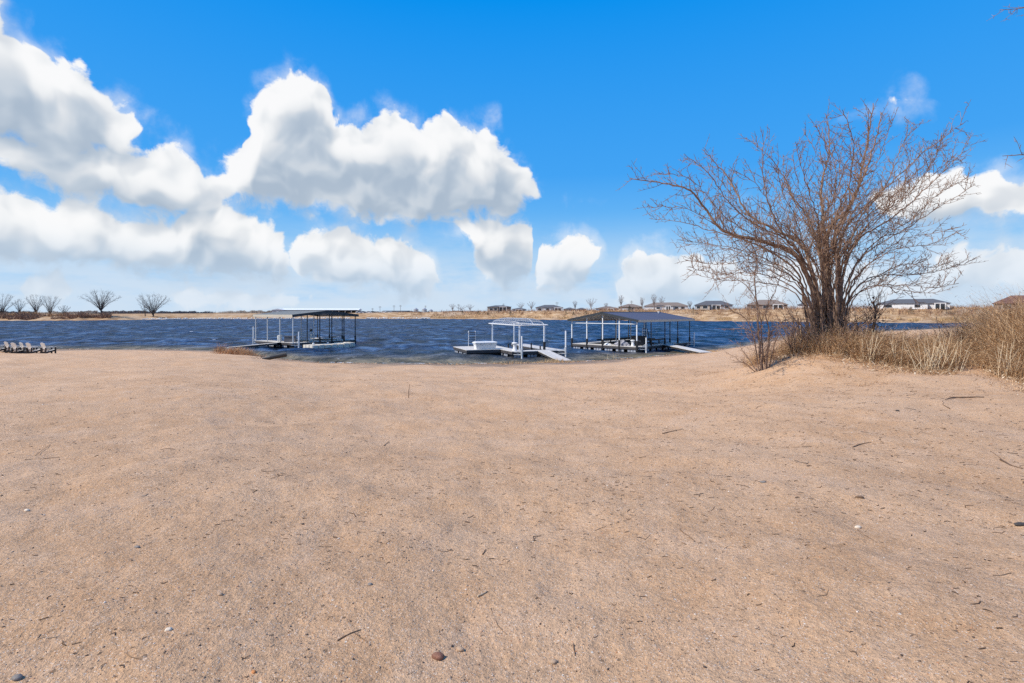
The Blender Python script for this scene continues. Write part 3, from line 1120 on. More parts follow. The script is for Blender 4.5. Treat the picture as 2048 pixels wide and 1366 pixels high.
dock_box(on(dB, -1.35, 4.0), R(20), 2.1, 0.95, 0.56, 'white storage box with thick lid on the platform beside the hooped canopy')
pedestal(on(dB, 0.55, 0.75), 0.78, 'white waisted pedestal at the front corner of the hooped canopy dock', R(20))
ladder(on(dB, -1.5, 8.2), R(20), 0.72, 1.55, 6, 'upright ladder with black treads behind the white storage box')


# ---- right dock: dark steel gable roof over a U of walkways
def dock_right():
    r = empty('covered_dock', (12.9, 52.8, WATER), R(46))
    tag(r, 'covered dock under a dark blue grey gable roof with white front posts', 'dock', 'covered docks')
    X1, Y1 = 12.5, 8.5
    deck_run(r, 0.0, 1.5, 0.0, Y1, True, 'y')
    deck_run(r, 1.51, X1, 0.0, 1.4, True, 'x')
    deck_run(r, 1.51, X1, Y1 - 1.3, Y1, True, 'x')
    deck_run(r, 1.51, 9.5, 4.0, 4.8, True, 'x')
    ze = DECK + 2.72
    gable_roof(r, -0.25, X1 + 0.35, -0.25, Y1 + 0.25, 'x', ze, 0.82, 'roof_steel')
    # front row under the gable: white posts in black sleeves
    for i in range(5):
        y = 0.06 + (Y1 - 0.12) * i / 4
        zt = ze + 0.82 * (1 - abs(y - Y1 / 2) / (Y1 / 2)) - 0.05
        post(r, 0.06, y, DECK, zt, 'white_steel', 0.10, 0.62)
    MB().bar((0.0, 0.06, ze - 0.36), (0.0, Y1 - 0.06, ze - 0.36), 0.07).build('tie_beam', 'white_steel', r)
    for x in (3.0, 6.1, 9.2, 12.3):
        post(r, x, 0.06, DECK, ze - 0.02, 'dark_steel', 0.08, 0.62)
        post(r, x, Y1 - 0.06, DECK, ze - 0.02, 'dark_steel', 0.08, 0.62)
    for x in (3.0, 6.1, 9.2):
        post(r, x, 4.4, DECK, ze + 0.76, 'galvanised', 0.08, 0.0)
    for y in (2.6, 5.9):
        post(r, 12.3, y, 0.2, ze + 0.3, 'dark_steel', 0.08, 0.7)
    # lift beams in the two slips
    for y0 in (1.4, 4.8):
        lf = MB()
        for dy in (0.6, 1.8):
            lf.bar((2.4, y0 + dy, 0.95), (9.6, y0 + dy, 0.95), 0.12, 0.16)
        for x in (3.4, 8.4):
            lf.bar((x, y0 + 0.1, 0.5), (x, y0 + 2.3, 0.5), 0.12)
            for dy in (0.6, 1.8):
                lf.bar((x, y0 + dy, 0.5), (x, y0 + dy, 0.95), 0.1)
        lf.build('boat_lift', 'black_plastic', r)
    spud(r, 0.75, -0.62, -1.4, DECK + 0.95, 0.75, 0.0)
    spud(r, 12.0, -0.62, -1.4, DECK + 1.15, 12.0, 0.0)
    gx, gy, gzz = ground_at(1413, 706)
    e = to_local(r, (gx, gy, gzz + 0.05))
    ramp(r, (6.4, 0.0, DECK - 0.02), e, 1.15)
    # pale vent on the roof
    MB().lathe([(0.09, ze + 0.66), (0.09, ze + 0.88), (0.15, ze + 0.881), (0.13, ze + 0.95)], 8, 11.2, 3.55).build('roof_vent', 'white_paint', r)
    return r


dC = dock_right()
pedestal(on(dC, 0.75, 0.95), 0.66, 'white waisted pedestal between the black cabinet and the front post', R(46))


def cabinet(loc, rz):
    c = empty('deck_cabinet', loc, rz)
    tag(c, 'black two door cabinet standing under the dark gable roof', 'cabinet')
    MB().box(-0.7, 0.7, -0.35, 0.35, 0.06, 0.98).build('body', 'black_plastic', c)
    MB().box(-0.74, 0.74, -0.39, 0.39, 0.982, 1.04).build('lid', 'black_plastic', c)
    for s in (-1, 1):
        d = MB().box(min(s * 0.02, s * 0.66), max(s * 0.02, s * 0.66), -0.375, -0.352, 0.12, 0.94).build('door', 'black_plastic', c)
        MB().box(s * 0.10 - 0.015, s * 0.10 + 0.015, -0.40, -0.376, 0.45, 0.62).build('handle', 'galvanised', d)


cabinet(on(dC, 2.0, 1.05), R(0))


def tarp_heap(loc, rz, sx, sy, h, label, mat, seed):
    m = MB()
    n, k = 16, 6
    rr = random.Random(seed)
    vs, fs = [], []
    for i in range(k + 1):
        u = i / k
        for j in range(n):
            a = 2 * math.pi * j / n
            w = (1 - u ** 2.2) * (0.85 + 0.3 * rr.random()) + 0.02
            vs.append((sx * w * math.cos(a), sy * w * math.sin(a), h * u * (0.8 + 0.4 * rr.random() if 0 < i < k else 1)))
    for i in range(k):
        for j in range(n):
            a, b = i * n + j, i * n + (j + 1) % n
            fs.append((a, b, b + n, a + n))
    fs.append(tuple(reversed(range(n))))
    fs.append(tuple(k * n + j for j in range(n)))
    o = m.add(vs, fs).build('folded_cover', mat, None)
    o.location = loc
    o.rotation_euler.z = rz
    tag(o, label, 'boat cover')


tarp_heap(on(dC, 0.8, 2.3), R(46), 0.45, 0.85, 0.62, 'crumpled grey boat cover heaped beside the white pedestal and black cabinet', 'tarp', 3)
tarp_heap(on(dC, 0.8, 4.1), R(46), 0.30, 0.45, 0.24, 'low pale bundle of cover on the front walkway under the gable', 'white_steel', 5)


def slide(loc, rz):
    l = empty('dock_slide', loc, rz)
    tag(l, 'tall black swim ladder with open rungs behind the corner post', 'ladder', 'swim ladders on the docks')
    for sx in (-1, 1):
        MB().tube([(sx * 0.22, -0.05, 0), (sx * 0.22, 0.02, 0.9), (sx * 0.22, 0.10, 1.85)], 0.03, 6).build('rail', 'white_steel', l)
    for i in range(7):
        z = 0.2 + 1.6 * i / 6
        MB().box(-0.20, 0.20, 0.02 - 0.08, 0.02 + 0.08, z - 0.03, z + 0.03).build('tread', 'black_plastic', l)
    MB().tube([(0.30, 0.1, 1.82), (0.42, 0.05, 1.2), (0.50, 0.0, 0.65), (0.72, 0, 0.22), (1.0, 0, 0.16)], 0.05, 6).build('hand_rail', 'black_plastic', l)


slide(on(dC, 2.5, 0.55), R(0))


# ---- left dock: pale roof, gable to the right
def dock_left():
    r = empty('covered_dock', (-25.6, 59.8, WATER), R(54.6))
    tag(r, 'covered dock under a low pale grey roof with thin dark posts', 'dock', 'covered docks')
    X1, Y1 = 8.9, 8.4
    deck_run(r, 0.0, X1, 0.0, 1.2, True, 'x')
    deck_run(r, 0.0, 1.5, 1.21, Y1, True, 'y')
    deck_run(r, X1 - 1.2, X1, 1.21, Y1, True, 'y')
    deck_run(r, 4.2, 5.0, 1.21, 7.2, True, 'y')
    ze = DECK + 3.24
    gable_roof(r, -0.15, X1 + 0.2, -0.2, Y1 + 0.2, 'y', ze, 0.50, 'roof_pale', 'dark_steel', 0.06, 0.30)
    for i, x in enumerate((0.06, 1.9, 3.6, 5.3, 7.1, X1 - 0.06)):
        zt = ze + 0.50 * (1 - abs(x - X1 / 2) / (X1 / 2)) - 0.05
        post(r, x, 0.06, DECK, zt, 'galvanised' if i == 0 else 'dark_steel', 0.09, 0.0 if i < 2 else 0.5)
    for y in (2.8, 5.6, Y1 - 0.06):
        post(r, 0.06, y, DECK, ze - 0.02, 'galvanised', 0.09)
        post(r, X1 - 0.06, y, DECK, ze - 0.02, 'dark_steel', 0.08, 0.5)
    for y in (2.8, 5.6):
        post(r, 4.6, y, DECK, ze + 0.44, 'galvanised', 0.08)
    spud(r, 0.1, Y1 + 0.6, -1.4, DECK + 1.75, 0.1, Y1)
    spud(r, 0.35, -0.65, -1.4, DECK + 1.3, 0.35, 0.0)
    for y0, x0 in ((1.3, 1.6), (1.3, 5.1)):
        lf = MB()
        for dx in (0.5, 1.9):
            lf.bar((x0 + dx, y0 + 0.4, 0.42), (x0 + dx, y0 + 5.4, 0.42), 0.12, 0.18)
        for dy in (1.2, 4.4):
            lf.bar((x0 + 0.1, y0 + dy, 0.2), (x0 + 2.3, y0 + dy, 0.2), 0.12)
        lf.build('boat_lift', 'dark_steel', r)
    gx, gy, gzz = ground_at(424, 699)
    e = to_local(r, (gx, gy, gzz + 0.06))
    ramp(r, (0.0, 2.6, DECK - 0.02), e, 2.1)
    return r


dA = dock_left()


def plain_box(name, loc, rz, lx, ly, h, mat, label, cat):
    b = empty(name, loc, rz)
    tag(b, label, cat)
    MB().box(-lx / 2, lx / 2, -ly / 2, ly / 2, 0.0, h).build('body', mat, b)
    MB().box(-lx / 2 - 0.04, lx / 2 + 0.04, -ly / 2 - 0.04, ly / 2 + 0.04, h + 0.002, h + 0.07).build('lid', mat, b)
    MB().box(-0.12, 0.12, -ly / 2 - 0.02, -ly / 2 - 0.001, h * 0.72, h * 0.80).build('handle', 'black_plastic', b)


plain_box('deck_box', on(dA, 0.75, 1.75), R(10), 1.25, 0.6, 0.68, 'grey_box', 'dark grey storage box under the pale dock roof', 'storage box')


def bin_(loc):
    b = empty('dock_bin', loc)
    tag(b, 'pale grey round bin standing where the left ramp meets the dock', 'bin')
    MB().lathe([(0.19, 0), (0.22, 0.02), (0.25, 0.62), (0.25, 0.64)], 14).build('body', 'pale_bin', b, True)
    MB().lathe([(0.27, 0.641), (0.27, 0.70), (0.16, 0.77)], 14).build('lid', 'pale_bin', b)


bin_(on(dA, 0.45, 3.6))


def jet_float():
    f = empty('floating_mat', on(dA, 0.5, -2.5, 0.0), R(48))
    tag(f, 'low cream modular float lying on the water in front of the left dock', 'float')
    for i in range(7):
        for j in range(3):
            x0, y0 = i * 0.78, j * 0.82 - 0.8
            lift = 0.16 * max(0, (i - 4)) / 3 + 0.02 * ((i + j) % 2)
            m = MB()
            c = 0.09
            poly = [(x0 + c, y0), (x0 + 0.74 - c, y0), (x0 + 0.74, y0 + c), (x0 + 0.74, y0 + 0.78 - c), (x0 + 0.74 - c, y0 + 0.78), (x0 + c, y0 + 0.78), (x0, y0 + 0.78 - c), (x0, y0 + c)]
            m.prism(poly, -0.25, 0.34 + lift)
            m.build('float_block', 'cream_float', f)
    for i in (1, 3):
        MB().lathe([(0.10, 0.342), (0.13, 0.48), (0.08, 0.54)], 8, i * 0.9, 0.8).build('roller', 'white_paint', f)


jet_float()


def pole_pump(loc):
    p = empty('fish_station', loc)
    tag(p, 'thin white stand with dark box on the middle walkway of the left dock', 'stand')
    MB().tube([(0, 0, 0), (0, 0, 1.75)], 0.04, 6).build('stem', 'white_steel', p)
    MB().box(-0.16, 0.16, -0.10, 0.10, 1.12, 1.42).build('box', 'dark_steel', p)
    MB().box(-0.10, 0.10, -0.08, 0.08, 0.30, 0.78).build('tank', 'white_paint', p)
    MB().bar((-0.22, 0, 0.04), (0.22, 0, 0.04), 0.08).build('foot', 'white_steel', p)


pole_pump(on(dA, 4.6, 3.4))


# ------------------------------------------------------------------ chairs on the sand at the left
def make_chair():
    r = empty('adirondack_chair')
    tag(r, 'x', 'chair', 'wooden lounge chairs in a row on the sand')
    # faces +y
    bk = MB()
    for i in range(5):
        u = (i - 2) / 2
        w = 0.115
        x0, x1 = u * 0.21, u * 0.27
        top = 0.98 - 0.07 * u * u
        a = Vector((x0, -0.10, 0.22))
        b = Vector((x1, -0.10 - 0.38 * (top - 0.22), top))
        bk.bar(a, b, w, 0.024, (0, 1, 0.4))
    bk.build('backrest', 'chair_wood', r)
    st = MB()
    for i in range(6):
        y = 0.46 - i * 0.105
        z = 0.37 - i * 0.032
        st.bar((-0.26, y, z), (0.26, y, z), 0.09, 0.022)
    st.build('seat', 'chair_wood', r)
    for s in (-1, 1):
        MB().add([(s * 0.24, -0.32, 0.55), (s * 0.36, -0.32, 0.55), (s * 0.40, 0.50, 0.57), (s * 0.24, 0.50, 0.57),
                  (s * 0.24, -0.32, 0.575), (s * 0.36, -0.32, 0.575), (s * 0.40, 0.50, 0.595), (s * 0.24, 0.50, 0.595)],
                 [(3, 2, 1, 0), (4, 5, 6, 7), (0, 1, 5, 4), (1, 2, 6, 5), (2, 3, 7, 6), (3, 0, 4, 7)]).build('arm', 'chair_wood', r)
        MB().box(s * 0.30 - 0.022, s * 0.30 + 0.022, 0.36, 0.47, 0.0, 0.568).build('front_leg', 'chair_dark', r)
        MB().bar((s * 0.265, 0.46, 0.31), (s * 0.265, -0.52, 0.03), 0.032, 0.13).build('back_leg', 'chair_dark', r)
        MB().box(s * 0.30 - 0.018, s * 0.30 + 0.018, -0.30, -0.20, 0.06, 0.548).build('arm_post', 'chair_dark', r)
    MB().bar((-0.3, -0.225, 0.50), (0.3, -0.225, 0.50), 0.03, 0.07).build('back_brace', 'chair_wood', r)
    return r


ch0 = make_chair()
chair_lab = ['wooden lounge chair at the right end of the row, nearest the dock', 'wooden lounge chair second from the right end of the row',
             'wooden lounge chair third from the right end of the row', 'wooden lounge chair fourth from the right end of the row',
             'wooden lounge chair fifth from the right end of the row', 'wooden lounge chair cut off by the left edge of the photo']
for i, (px, Y, a) in enumerate(((95, 43.4, -24), (66, 43.8, -20), (52, 44.6, -26), (36, 44.3, -18), (22, 45.0, -24), (1, 45.0, -20))):
    c = ch0 if i == 0 else copy_tree(ch0)
    X = (px - 1024) / F * Y
    c.location = (X, Y, gz(X, Y) - 0.01)
    c.rotation_euler = (0, 0, R(a))
    c['label'] = chair_lab[i]


# ------------------------------------------------------------------ bare trees
class Twigs:
    """tapering branch tubes gathered into one mesh"""

    def __init__(self):
        self.m = MB()

    def limb(self, pts, r0, r1, n=5):
        k = len(pts)
        self.m.tube(pts, [r0 + (r1 - r0) * (i / (k - 1)) ** 0.8 for i in range(k)], n, False)


def smooth_path(P_, step, rr, jit):
    pts = []
    n = len(P_)
    for i in range(n - 1):
        p0, p1, p2, p3 = P_[max(i - 1, 0)], P_[i], P_[i + 1], P_[min(i + 2, n - 1)]
        L = (p2 - p1).length
        k = max(2, int(L / step))
        for j in range(k):
            t = j / k
            q = 0.5 * ((2 * p1) + (p2 - p0) * t + (2 * p0 - 5 * p1 + 4 * p2 - p3) * t * t + (3 * p1 - p0 - 3 * p2 + p3) * t ** 3)
            pts.append(q + Vector((rr.gauss(0, jit), rr.gauss(0, jit), rr.gauss(0, jit))))
    pts.append(P_[-1].copy())
    return pts


def shoot(base, d, L, step, rr, up=0.06, wig=0.16):
    pts = [base.copy()]
    d = d.normalized()
    n = max(2, int(round(L / step)))
    for _ in range(n):
        d = (d + Vector((rr.gauss(0, wig), rr.gauss(0, wig), rr.gauss(0, wig) + up))).normalized()
        pts.append(pts[-1] + d * (L / n))
    return pts


def side_dir(tan, rr, ang, upbias=0.35):
    v = Vector((rr.gauss(0, 1), rr.gauss(0, 1), rr.gauss(0, 1)))
    s = v - tan * v.dot(tan)
    s.normalize()
    s = (s + Vector((0, 0, upbias))).normalized()
    s = (s - tan * s.dot(tan)).normalized()
    return (tan * math.cos(ang) + s * math.sin(ang)).normalized()


def dress(tw, pts, r0, rr, spacing, lmax, level, upb=0.35, start=0.12, twig=0.006):
    """side branches along a limb, then theirs"""
    L = sum((pts[i + 1] - pts[i]).length for i in range(len(pts) - 1))
    s, nxt = 0.0, L * start
    for i in range(len(pts) - 1):
        seg = pts[i + 1] - pts[i]
        s += seg.length
        if s < nxt:
            continue
        nxt = s + spacing * rr.uniform(0.6, 1.4)
        f = s / L
        ln = lmax * (1.0 - 0.62 * f) * rr.uniform(0.45, 1.1)
        d = side_dir(seg.normalized(), rr, R(rr.uniform(30, 62)), upb)
        step = 0.16 if level == 2 else 0.10
        sub = shoot(pts[i], d, ln, step, rr, 0.05, 0.13)
        rb = max(twig * 1.2, r0 * (1 - 0.75 * f) * 0.5) if level == 2 else twig * 1.15
        tw.limb(sub, rb, twig * 0.55, 4 if level == 2 else 3)
        if level > 1:
            dress(tw, sub, rb, rr, spacing * 0.50 + 0.01, ln * 0.42, level - 1, upb, 0.15, twig)
        else:
            # short spurs
            for q in range(1, len(sub)):
                if rr.random() < 0.45:
                    dd = side_dir((sub[q] - sub[q - 1]).normalized(), rr, R(rr.uniform(35, 75)), 0.2)
                    tw.m.tube([sub[q], sub[q] + dd * rr.uniform(0.04, 0.13)], [twig * 0.9, twig * 0.5], 3, False)


def crop_pt(x, y, Y):
    """a point read off the enlarged crop of the tree, at distance Y"""
    px, py = 1250 + x / 2.277, 180 + y / 2.277
    return Vector(((px - 1024) / F * Y, Y, EYE - (py - HY) / F * Y))


def big_tree():
    rr = random.Random(5)
    Y0 = 18.0
    limbs = [
        ([(905, 1150), (880, 1000), (850, 900), (770, 745), (620, 690), (450, 640), (350, 520), (280, 450), (150, 420), (20, 405)], 0.105, -1.2),
        ([(915, 1150), (895, 1000), (850, 820), (800, 700), (690, 640), (560, 560), (470, 400), (350, 270)], 0.09, 1.6),
        ([(900, 1140), (850, 960), (790, 840), (700, 760), (560, 690), (400, 640), (250, 600), (110, 585)], 0.075, 2.2),
        ([(920, 1150), (900, 950), (820, 780), (720, 660), (650, 500), (630, 330), (628, 180)], 0.085, -2.0),
        ([(925, 1150), (905, 900), (860, 640), (770, 490), (680, 330), (550, 215)], 0.085, 0.6),
        ([(930, 1150), (910, 900), (890, 660), (850, 500), (800, 350), (775, 235)], 0.08, -1.4),
        ([(935, 1150), (925, 900), (905, 620), (895, 430), (930, 280), (915, 110)], 0.09, 2.4),
        ([(940, 1150), (940, 880), (925, 650), (1000, 560), (1060, 450), (1092, 300), (1130, 60)], 0.105, -0.4),
        ([(948, 1150), (955, 880), (950, 690), (1015, 540), (1090, 380), (1150, 200), (1165, 100)], 0.10, 1.2),
        ([(955, 1150), (965, 870), (990, 660), (1110, 520), (1250, 380), (1380, 270), (1540, 150)], 0.085, -1.8),
        ([(960, 1150), (980, 900), (1060, 690), (1220, 580), (1400, 420), (1520, 300), (1585, 195)], 0.075, 1.9),
        ([(965, 1150), (990, 920), (1080, 760), (1250, 650), (1420, 540), (1595, 430)], 0.065, -2.6),
        ([(970, 1150), (1000, 950), (1100, 800), (1250, 720), (1400, 700), (1545, 635)], 0.055, 0.4),
        ([(975, 1150), (1010, 960), (1120, 855), (1300, 840), (1450, 820), (1595, 768)], 0.05, 2.6),
        ([(972, 1150), (990, 1010), (1090, 905), (1250, 890), (1400, 902), (1520, 880)], 0.045, -1.6),
        ([(895, 1150), (865, 1000), (770, 860), (600, 785), (420, 792), (275, 775)], 0.05, -2.4),
        ([(892, 1150), (850, 1020), (740, 905), (560, 870), (400, 862), (285, 815)], 0.045, 0.9),
        ([(928, 1150), (905, 940), (880, 650), (955, 480), (945, 300), (850, 140)], 0.08, 3.0),
        ([(918, 1150), (885, 900), (760, 700), (600, 620), (480, 520), (380, 380), (270, 290)], 0.07, -3.2),
        ([(938, 1150), (930, 850), (960, 600), (1020, 420), (1040, 250), (990, 90)], 0.075, -3.4),
        ([(952, 1150), (970, 850), (1060, 600), (1180, 450), (1240, 300), (1320, 150)], 0.065, 3.2),
        ([(940, 1150), (920, 820), (800, 560), (730, 420), (720, 300)], 0.06, 3.8),
        ([(945, 1150), (960, 900), (1100, 620), (1260, 500), (1400, 330), (1440, 210)], 0.055, -3.6),
        ([(910, 1150), (870, 960), (720, 820), (520, 740), (350, 700), (230, 720)], 0.045, 3.4),
    ]
    # further limbs between their neighbours fill out the fan
    def resample(pts, k=7):
        d = [0.0]
        for q in range(1, len(pts)):
            d.append(d[-1] + math.hypot(pts[q][0] - pts[q - 1][0], pts[q][1] - pts[q - 1][1]))
        xs = np.linspace(0, d[-1], k)
        return np.stack([np.interp(xs, d, [p[0] for p in pts]), np.interp(xs, d, [p[1] for p in pts])], 1)
    byang = sorted(limbs, key=lambda L: math.atan2(L[0][-1][0] - 932, 1100 - L[0][-1][1]))
    extra = []
    for i in range(len(byang) - 1):
        A, B = resample(byang[i][0]), resample(byang[i + 1][0])
        f = rr.uniform(0.3, 0.7)
        M = A * (1 - f) + B * f
        k = rr.uniform(0.80, 1.0)
        M = M[0] + (M - M[0]) * np.linspace(1.0, k, 7)[:, None] + np.array([[rr.gauss(0, 14) * j / 6, rr.gauss(0, 14) * j / 6] for j in range(7)])
        extra.append(([tuple(p) for p in M], 0.05, rr.uniform(-3.6, 3.6)))
    limbs += extra
    base = Vector(crop_pt(932, 1140, Y0))
    bz = gz(base.x, base.y)
    root = empty('bare_tree', (0, 0, 0))
    root.location = (base.x, base.y, bz)
    off = root.location.copy()
    tr, tw = Twigs(), Twigs()
    for pts, r0, dep in limbs:
        n = len(pts)
        W = []
        for i, (x, y) in enumerate(pts):
            f = i / (n - 1)
            W.append(crop_pt(x, y, Y0 + dep * f ** 1.1 + rr.uniform(-0.1, 0.1)) - off)
        W[0].z = -0.15
        sx = (W[min(4, n - 1)].x) * 0.05 + rr.gauss(0, 0.11)
        W[0] += Vector((sx, rr.gauss(0, 0.16), 0))
        W[1] += Vector((sx * 0.7, rr.gauss(0, 0.15), 0))
        r0 *= 1.25 if r0 >= 0.09 else 0.78
        sp = smooth_path(W, 0.16, rr, 0.016)
        k = len(sp)
        cut = int(k * 0.55)
        rads = [max(0.008, r0 * (1 - (i / (k - 1)) ** 0.70 * 0.90)) for i in range(k)]
        tr.m.tube(sp[:cut + 1], rads[:cut + 1], 7, False)
        tw.m.tube(sp[cut:], rads[cut:], 5, False)
        dress(tw, sp, r0 * 0.6, rr, 0.088, 2.0, 2, 0.50, 0.48 if r0 < 0.04 else 0.34, 0.0076)
    # tangle of suckers round the foot
    for i in range(150):
        a = rr.uniform(0, 2 * math.pi)
        b = Vector((0.55 * math.cos(a) * rr.uniform(0.3, 1.2), 0.5 * math.sin(a), 0.0))
        d = Vector((math.cos(a) * rr.uniform(0.2, 1.1), math.sin(a) * rr.uniform(0.2, 0.9), rr.uniform(0.3, 1.3)))
        p = shoot(b, d, rr.uniform(0.9, 3.0), 0.14, rr, 0.03, 0.22)
        tw.limb(p, rr.uniform(0.010, 0.026), 0.005, 4)
        dress(tw, p, 0.01, rr, 0.22, 0.5, 1, 0.1, 0.2, 0.0058)
    tr.m.build('trunk', 'bark', root, True)
    tw.m.build('crown', 'twig_bark', root)
    tag(root, 'large bare spreading tree with many reddish brown limbs on the sandy mound', 'tree')
    return root


big_tree()


def sapling():
    rr = random.Random(9)
    Y0 = 16.6
    stems = [([(620, 1275), (610, 1120), (600, 980), (590, 860), (600, 760), (560, 660)], 0.042), ([(635, 1270), (655, 1100), (640, 1010), (690, 900), (720, 800)], 0.032),
             ([(600, 1280), (560, 1220), (530, 1180), (525, 1150)], 0.02), ([(590, 1285), (540, 1240), (490, 1240)], 0.016), ([(650, 1270), (680, 1160), (690, 1080)], 0.02),
             ([(610, 1278), (590, 1150), (555, 1050), (480, 1000), (400, 980)], 0.024), ([(640, 1272), (620, 1150), (560, 1090), (440, 1090)], 0.02),
             ([(628, 1272), (610, 1000), (540, 880), (440, 830)], 0.022), ([(645, 1272), (660, 1120), (720, 1050), (780, 1040)], 0.02)]
    b = crop_pt(620, 1275, Y0)
    bz = gz(b.x, b.y)
    root = empty('bare_sapling', (b.x, b.y, bz))
    off = root.location.copy()
    tr, tw = Twigs(), Twigs()
    dzz = bz - b.z
    for pts, r0 in stems:
        dep = rr.uniform(-0.8, 0.8)
        W = [crop_pt(x, y, Y0 + dep * i / len(pts)) + Vector((0, 0, dzz * (1 - i / len(pts)))) - off for i, (x, y) in enumerate(pts)]
        W[0].z = -0.05
        sp = smooth_path(W, 0.13, rr, 0.010)
        tr.limb(sp, r0, 0.008, 6)
        dress(tw, sp, r0 * 0.5, rr, 0.11, 1.25, 2, 0.05, 0.12, 0.0056)
    tr.m.build('stem', 'bark', root, True)
    tw.m.build('twigs', 'twig_bark', root)
    tag(root, 'small bare sapling with thin twigs in front of the big tree', 'tree')


sapling()


def vine_stump():
    rr = random.Random(3)
    Y0 = 19.0
    X = (1747 - 1024) / F * Y0
    z = gz(X, Y0)
    root = empty('vine_stump', (X, Y0, z))
    m = Twigs()
    h = EYE - (606 - HY) / F * Y0 - z
    p = smooth_path([Vector((0, 0, -0.1)), Vector((-0.06, 0, h * 0.35)), Vector((0.05, 0, h * 0.7)), Vector((0.0, 0, h))], 0.15, rr, 0.02)
    m.limb(p, 0.085, 0.03, 8)
    m.m.build('trunk', 'dark_bark', root, True)
    f = MB()
    for i in range(170):
        q = p[rr.randrange(len(p))]
        a = rr.uniform(0, 2 * math.pi)
        c = q + Vector((math.cos(a), math.sin(a), 0)) * rr.uniform(0.05, 0.30) + Vector((0, 0, rr.uniform(-0.2, 0.2)))
        u = Vector((rr.gauss(0, 1), rr.gauss(0, 1), rr.gauss(0, 1))).normalized() * rr.uniform(0.04, 0.08)
        v = Vector((rr.gauss(0, 1), rr.gauss(0, 1), rr.gauss(0, 1))).normalized() * rr.uniform(0.03, 0.06)
        f.add([c - u, c + v, c + u, c - v], [(0, 1, 2, 3)])
    f.build('dead_vine', 'litter', root)
    t2 = Twigs()
    for i in range(60):
        d = Vector((rr.gauss(0, 0.8), rr.gauss(0, 0.6), rr.uniform(0.2, 1.2)))
        s = shoot(p[rr.randrange(0, len(p))], d, rr.uniform(0.5, 1.3), 0.13, rr)
        t2.limb(s, 0.012, 0.004, 3)
    t2.m.build('shoots', 'twig_bark', root)
    tag(root, 'dark broken stem wrapped in dead vine just right of the big tree', 'tree')


vine_stump()


def shrub(px, Y0, h, w, label, seed, mat='twig_bark', n=16, twig=0.0078, name='bare_shrub', group='bare shrubs on the right'):
    rr = random.Random(seed)
    X = (px - 1024) / F * Y0
    root = empty(name, (X, Y0, gz(X, Y0)))
    st, tw = Twigs(), Twigs()
    for i in range(n):
        a = rr.uniform(0, 2 * math.pi)
        lean = rr.uniform(0.1, 1.0) * w / h
        d = Vector((math.cos(a) * lean, math.sin(a) * lean, 1.0))
        p = shoot(Vector((math.cos(a) * 0.12, math.sin(a) * 0.12, -0.05)), d, h * rr.uniform(0.65, 1.1), 0.17, rr, 0.02, 0.11)
        st.limb(p, twig * rr.uniform(2.2, 3.6), twig * 0.7, 5)
        dress(tw, p, 0.012, rr, 0.20, h * 0.36, 2, 0.2, 0.22, twig)
    st.m.build('stems', 'bark', root)
    tag(tw.m.build('twigs', mat, root), kind='stuff')
    tag(root, label, 'shrub', group)


shrub(1945, 20.0, 2.3, 1.2, 'bare shrub with a leaning fork rising from the weeds left of the reddish ones', 31, n=9)
shrub(1985, 21.5, 2.2, 1.5, 'bare reddish shrub in the weeds, second from the right edge', 32, n=20)
shrub(2058, 18.5, 2.7, 1.6, 'bare shrub cut by the right edge of the photo above the weeds', 33, n=22)


shrub(1592, 17.6, 1.55, 1.5, 'low bare shrub filling the gap between the sapling and the big tree', 34, n=16)
shrub(1650, 16.9, 1.15, 1.3, 'low tangled bare shrub in the weeds before the foot of the big tree', 35, n=14)
shrub(1715, 18.6, 1.9, 1.3, 'bare shrub standing between the big tree and the vine covered stem', 36, n=13)
shrub(2020, 17.0, 1.9, 1.8, 'thick bare shrub in the tall weeds right of the reddish one', 37, n=16)
shrub(1900, 19.5, 1.5, 1.5, 'low bare shrub over the weeds below the spreading evergreen', 38, n=12)


def edge_tree():
    """tree that stands outside the frame on the right; a few of its twigs reach in"""
    rr = random.Random(14)
    Y0 = 13.0
    X = (2330 - 1024) / F * Y0
    root = empty('bare_tree', (X, Y0, gz(X, Y0)))
    st, tw = Twigs(), Twigs()
    limbs = [((2330, 760), (2325, 560), (2280, 420), (2180, 330), (2090, 310), (2005, 312)), ((2330, 760), (2332, 450), (2300, 200), (2200, 60), (2110, 15), (2000, 20)),
             ((2330, 760), (2330, 500), (2270, 330), (2160, 260), (2075, 240)), ((2330, 760), (2350, 420), (2400, 200), (2450, -20)),
             ((2330, 760), (2345, 480), (2440, 330), (2560, 240)), ((2330, 760), (2325, 400), (2290, 100), (2240, -120)), ((2330, 760), (2320, 620), (2240, 500), (2150, 440), (2060, 360))]
    for i, L in enumerate(limbs):
        W = []
        for k, (px, py) in enumerate(L):
            Y = Y0 + (i - 3) * 0.35 * k / len(L)
            W.append(Vector(((px - 1024) / F * Y, Y, EYE - (py - HY) / F * Y)) - root.location)
        W[0] = Vector((0, 0, -0.1))
        sp = smooth_path(W, 0.18, rr, 0.012)
        st.limb(sp, 0.10, 0.006, 6)
        dress(tw, sp, 0.03, rr, 0.14, 1.3, 2, 0.1, 0.45, 0.0055)
    st.m.build('trunk', 'bark', root, True)
    tw.m.build('crown', 'twig_bark', root)
    tag(root, 'bare tree outside the right edge whose twig tips reach into the sky', 'tree')


edge_tree()


# ------------------------------------------------------------------ dead weeds round the tree
EDGE_PX = np.array([1490, 1530, 1600, 1680, 1750, 1830, 1900, 1945, 1960, 2048, 2300, 2700], float)
EDGE_Y = np.array([18.6, 17.5, 17.0, 16.0, 15.2, 14.4, 13.9, 15.6, 14.6, 12.4, 10.6, 9.0], float)


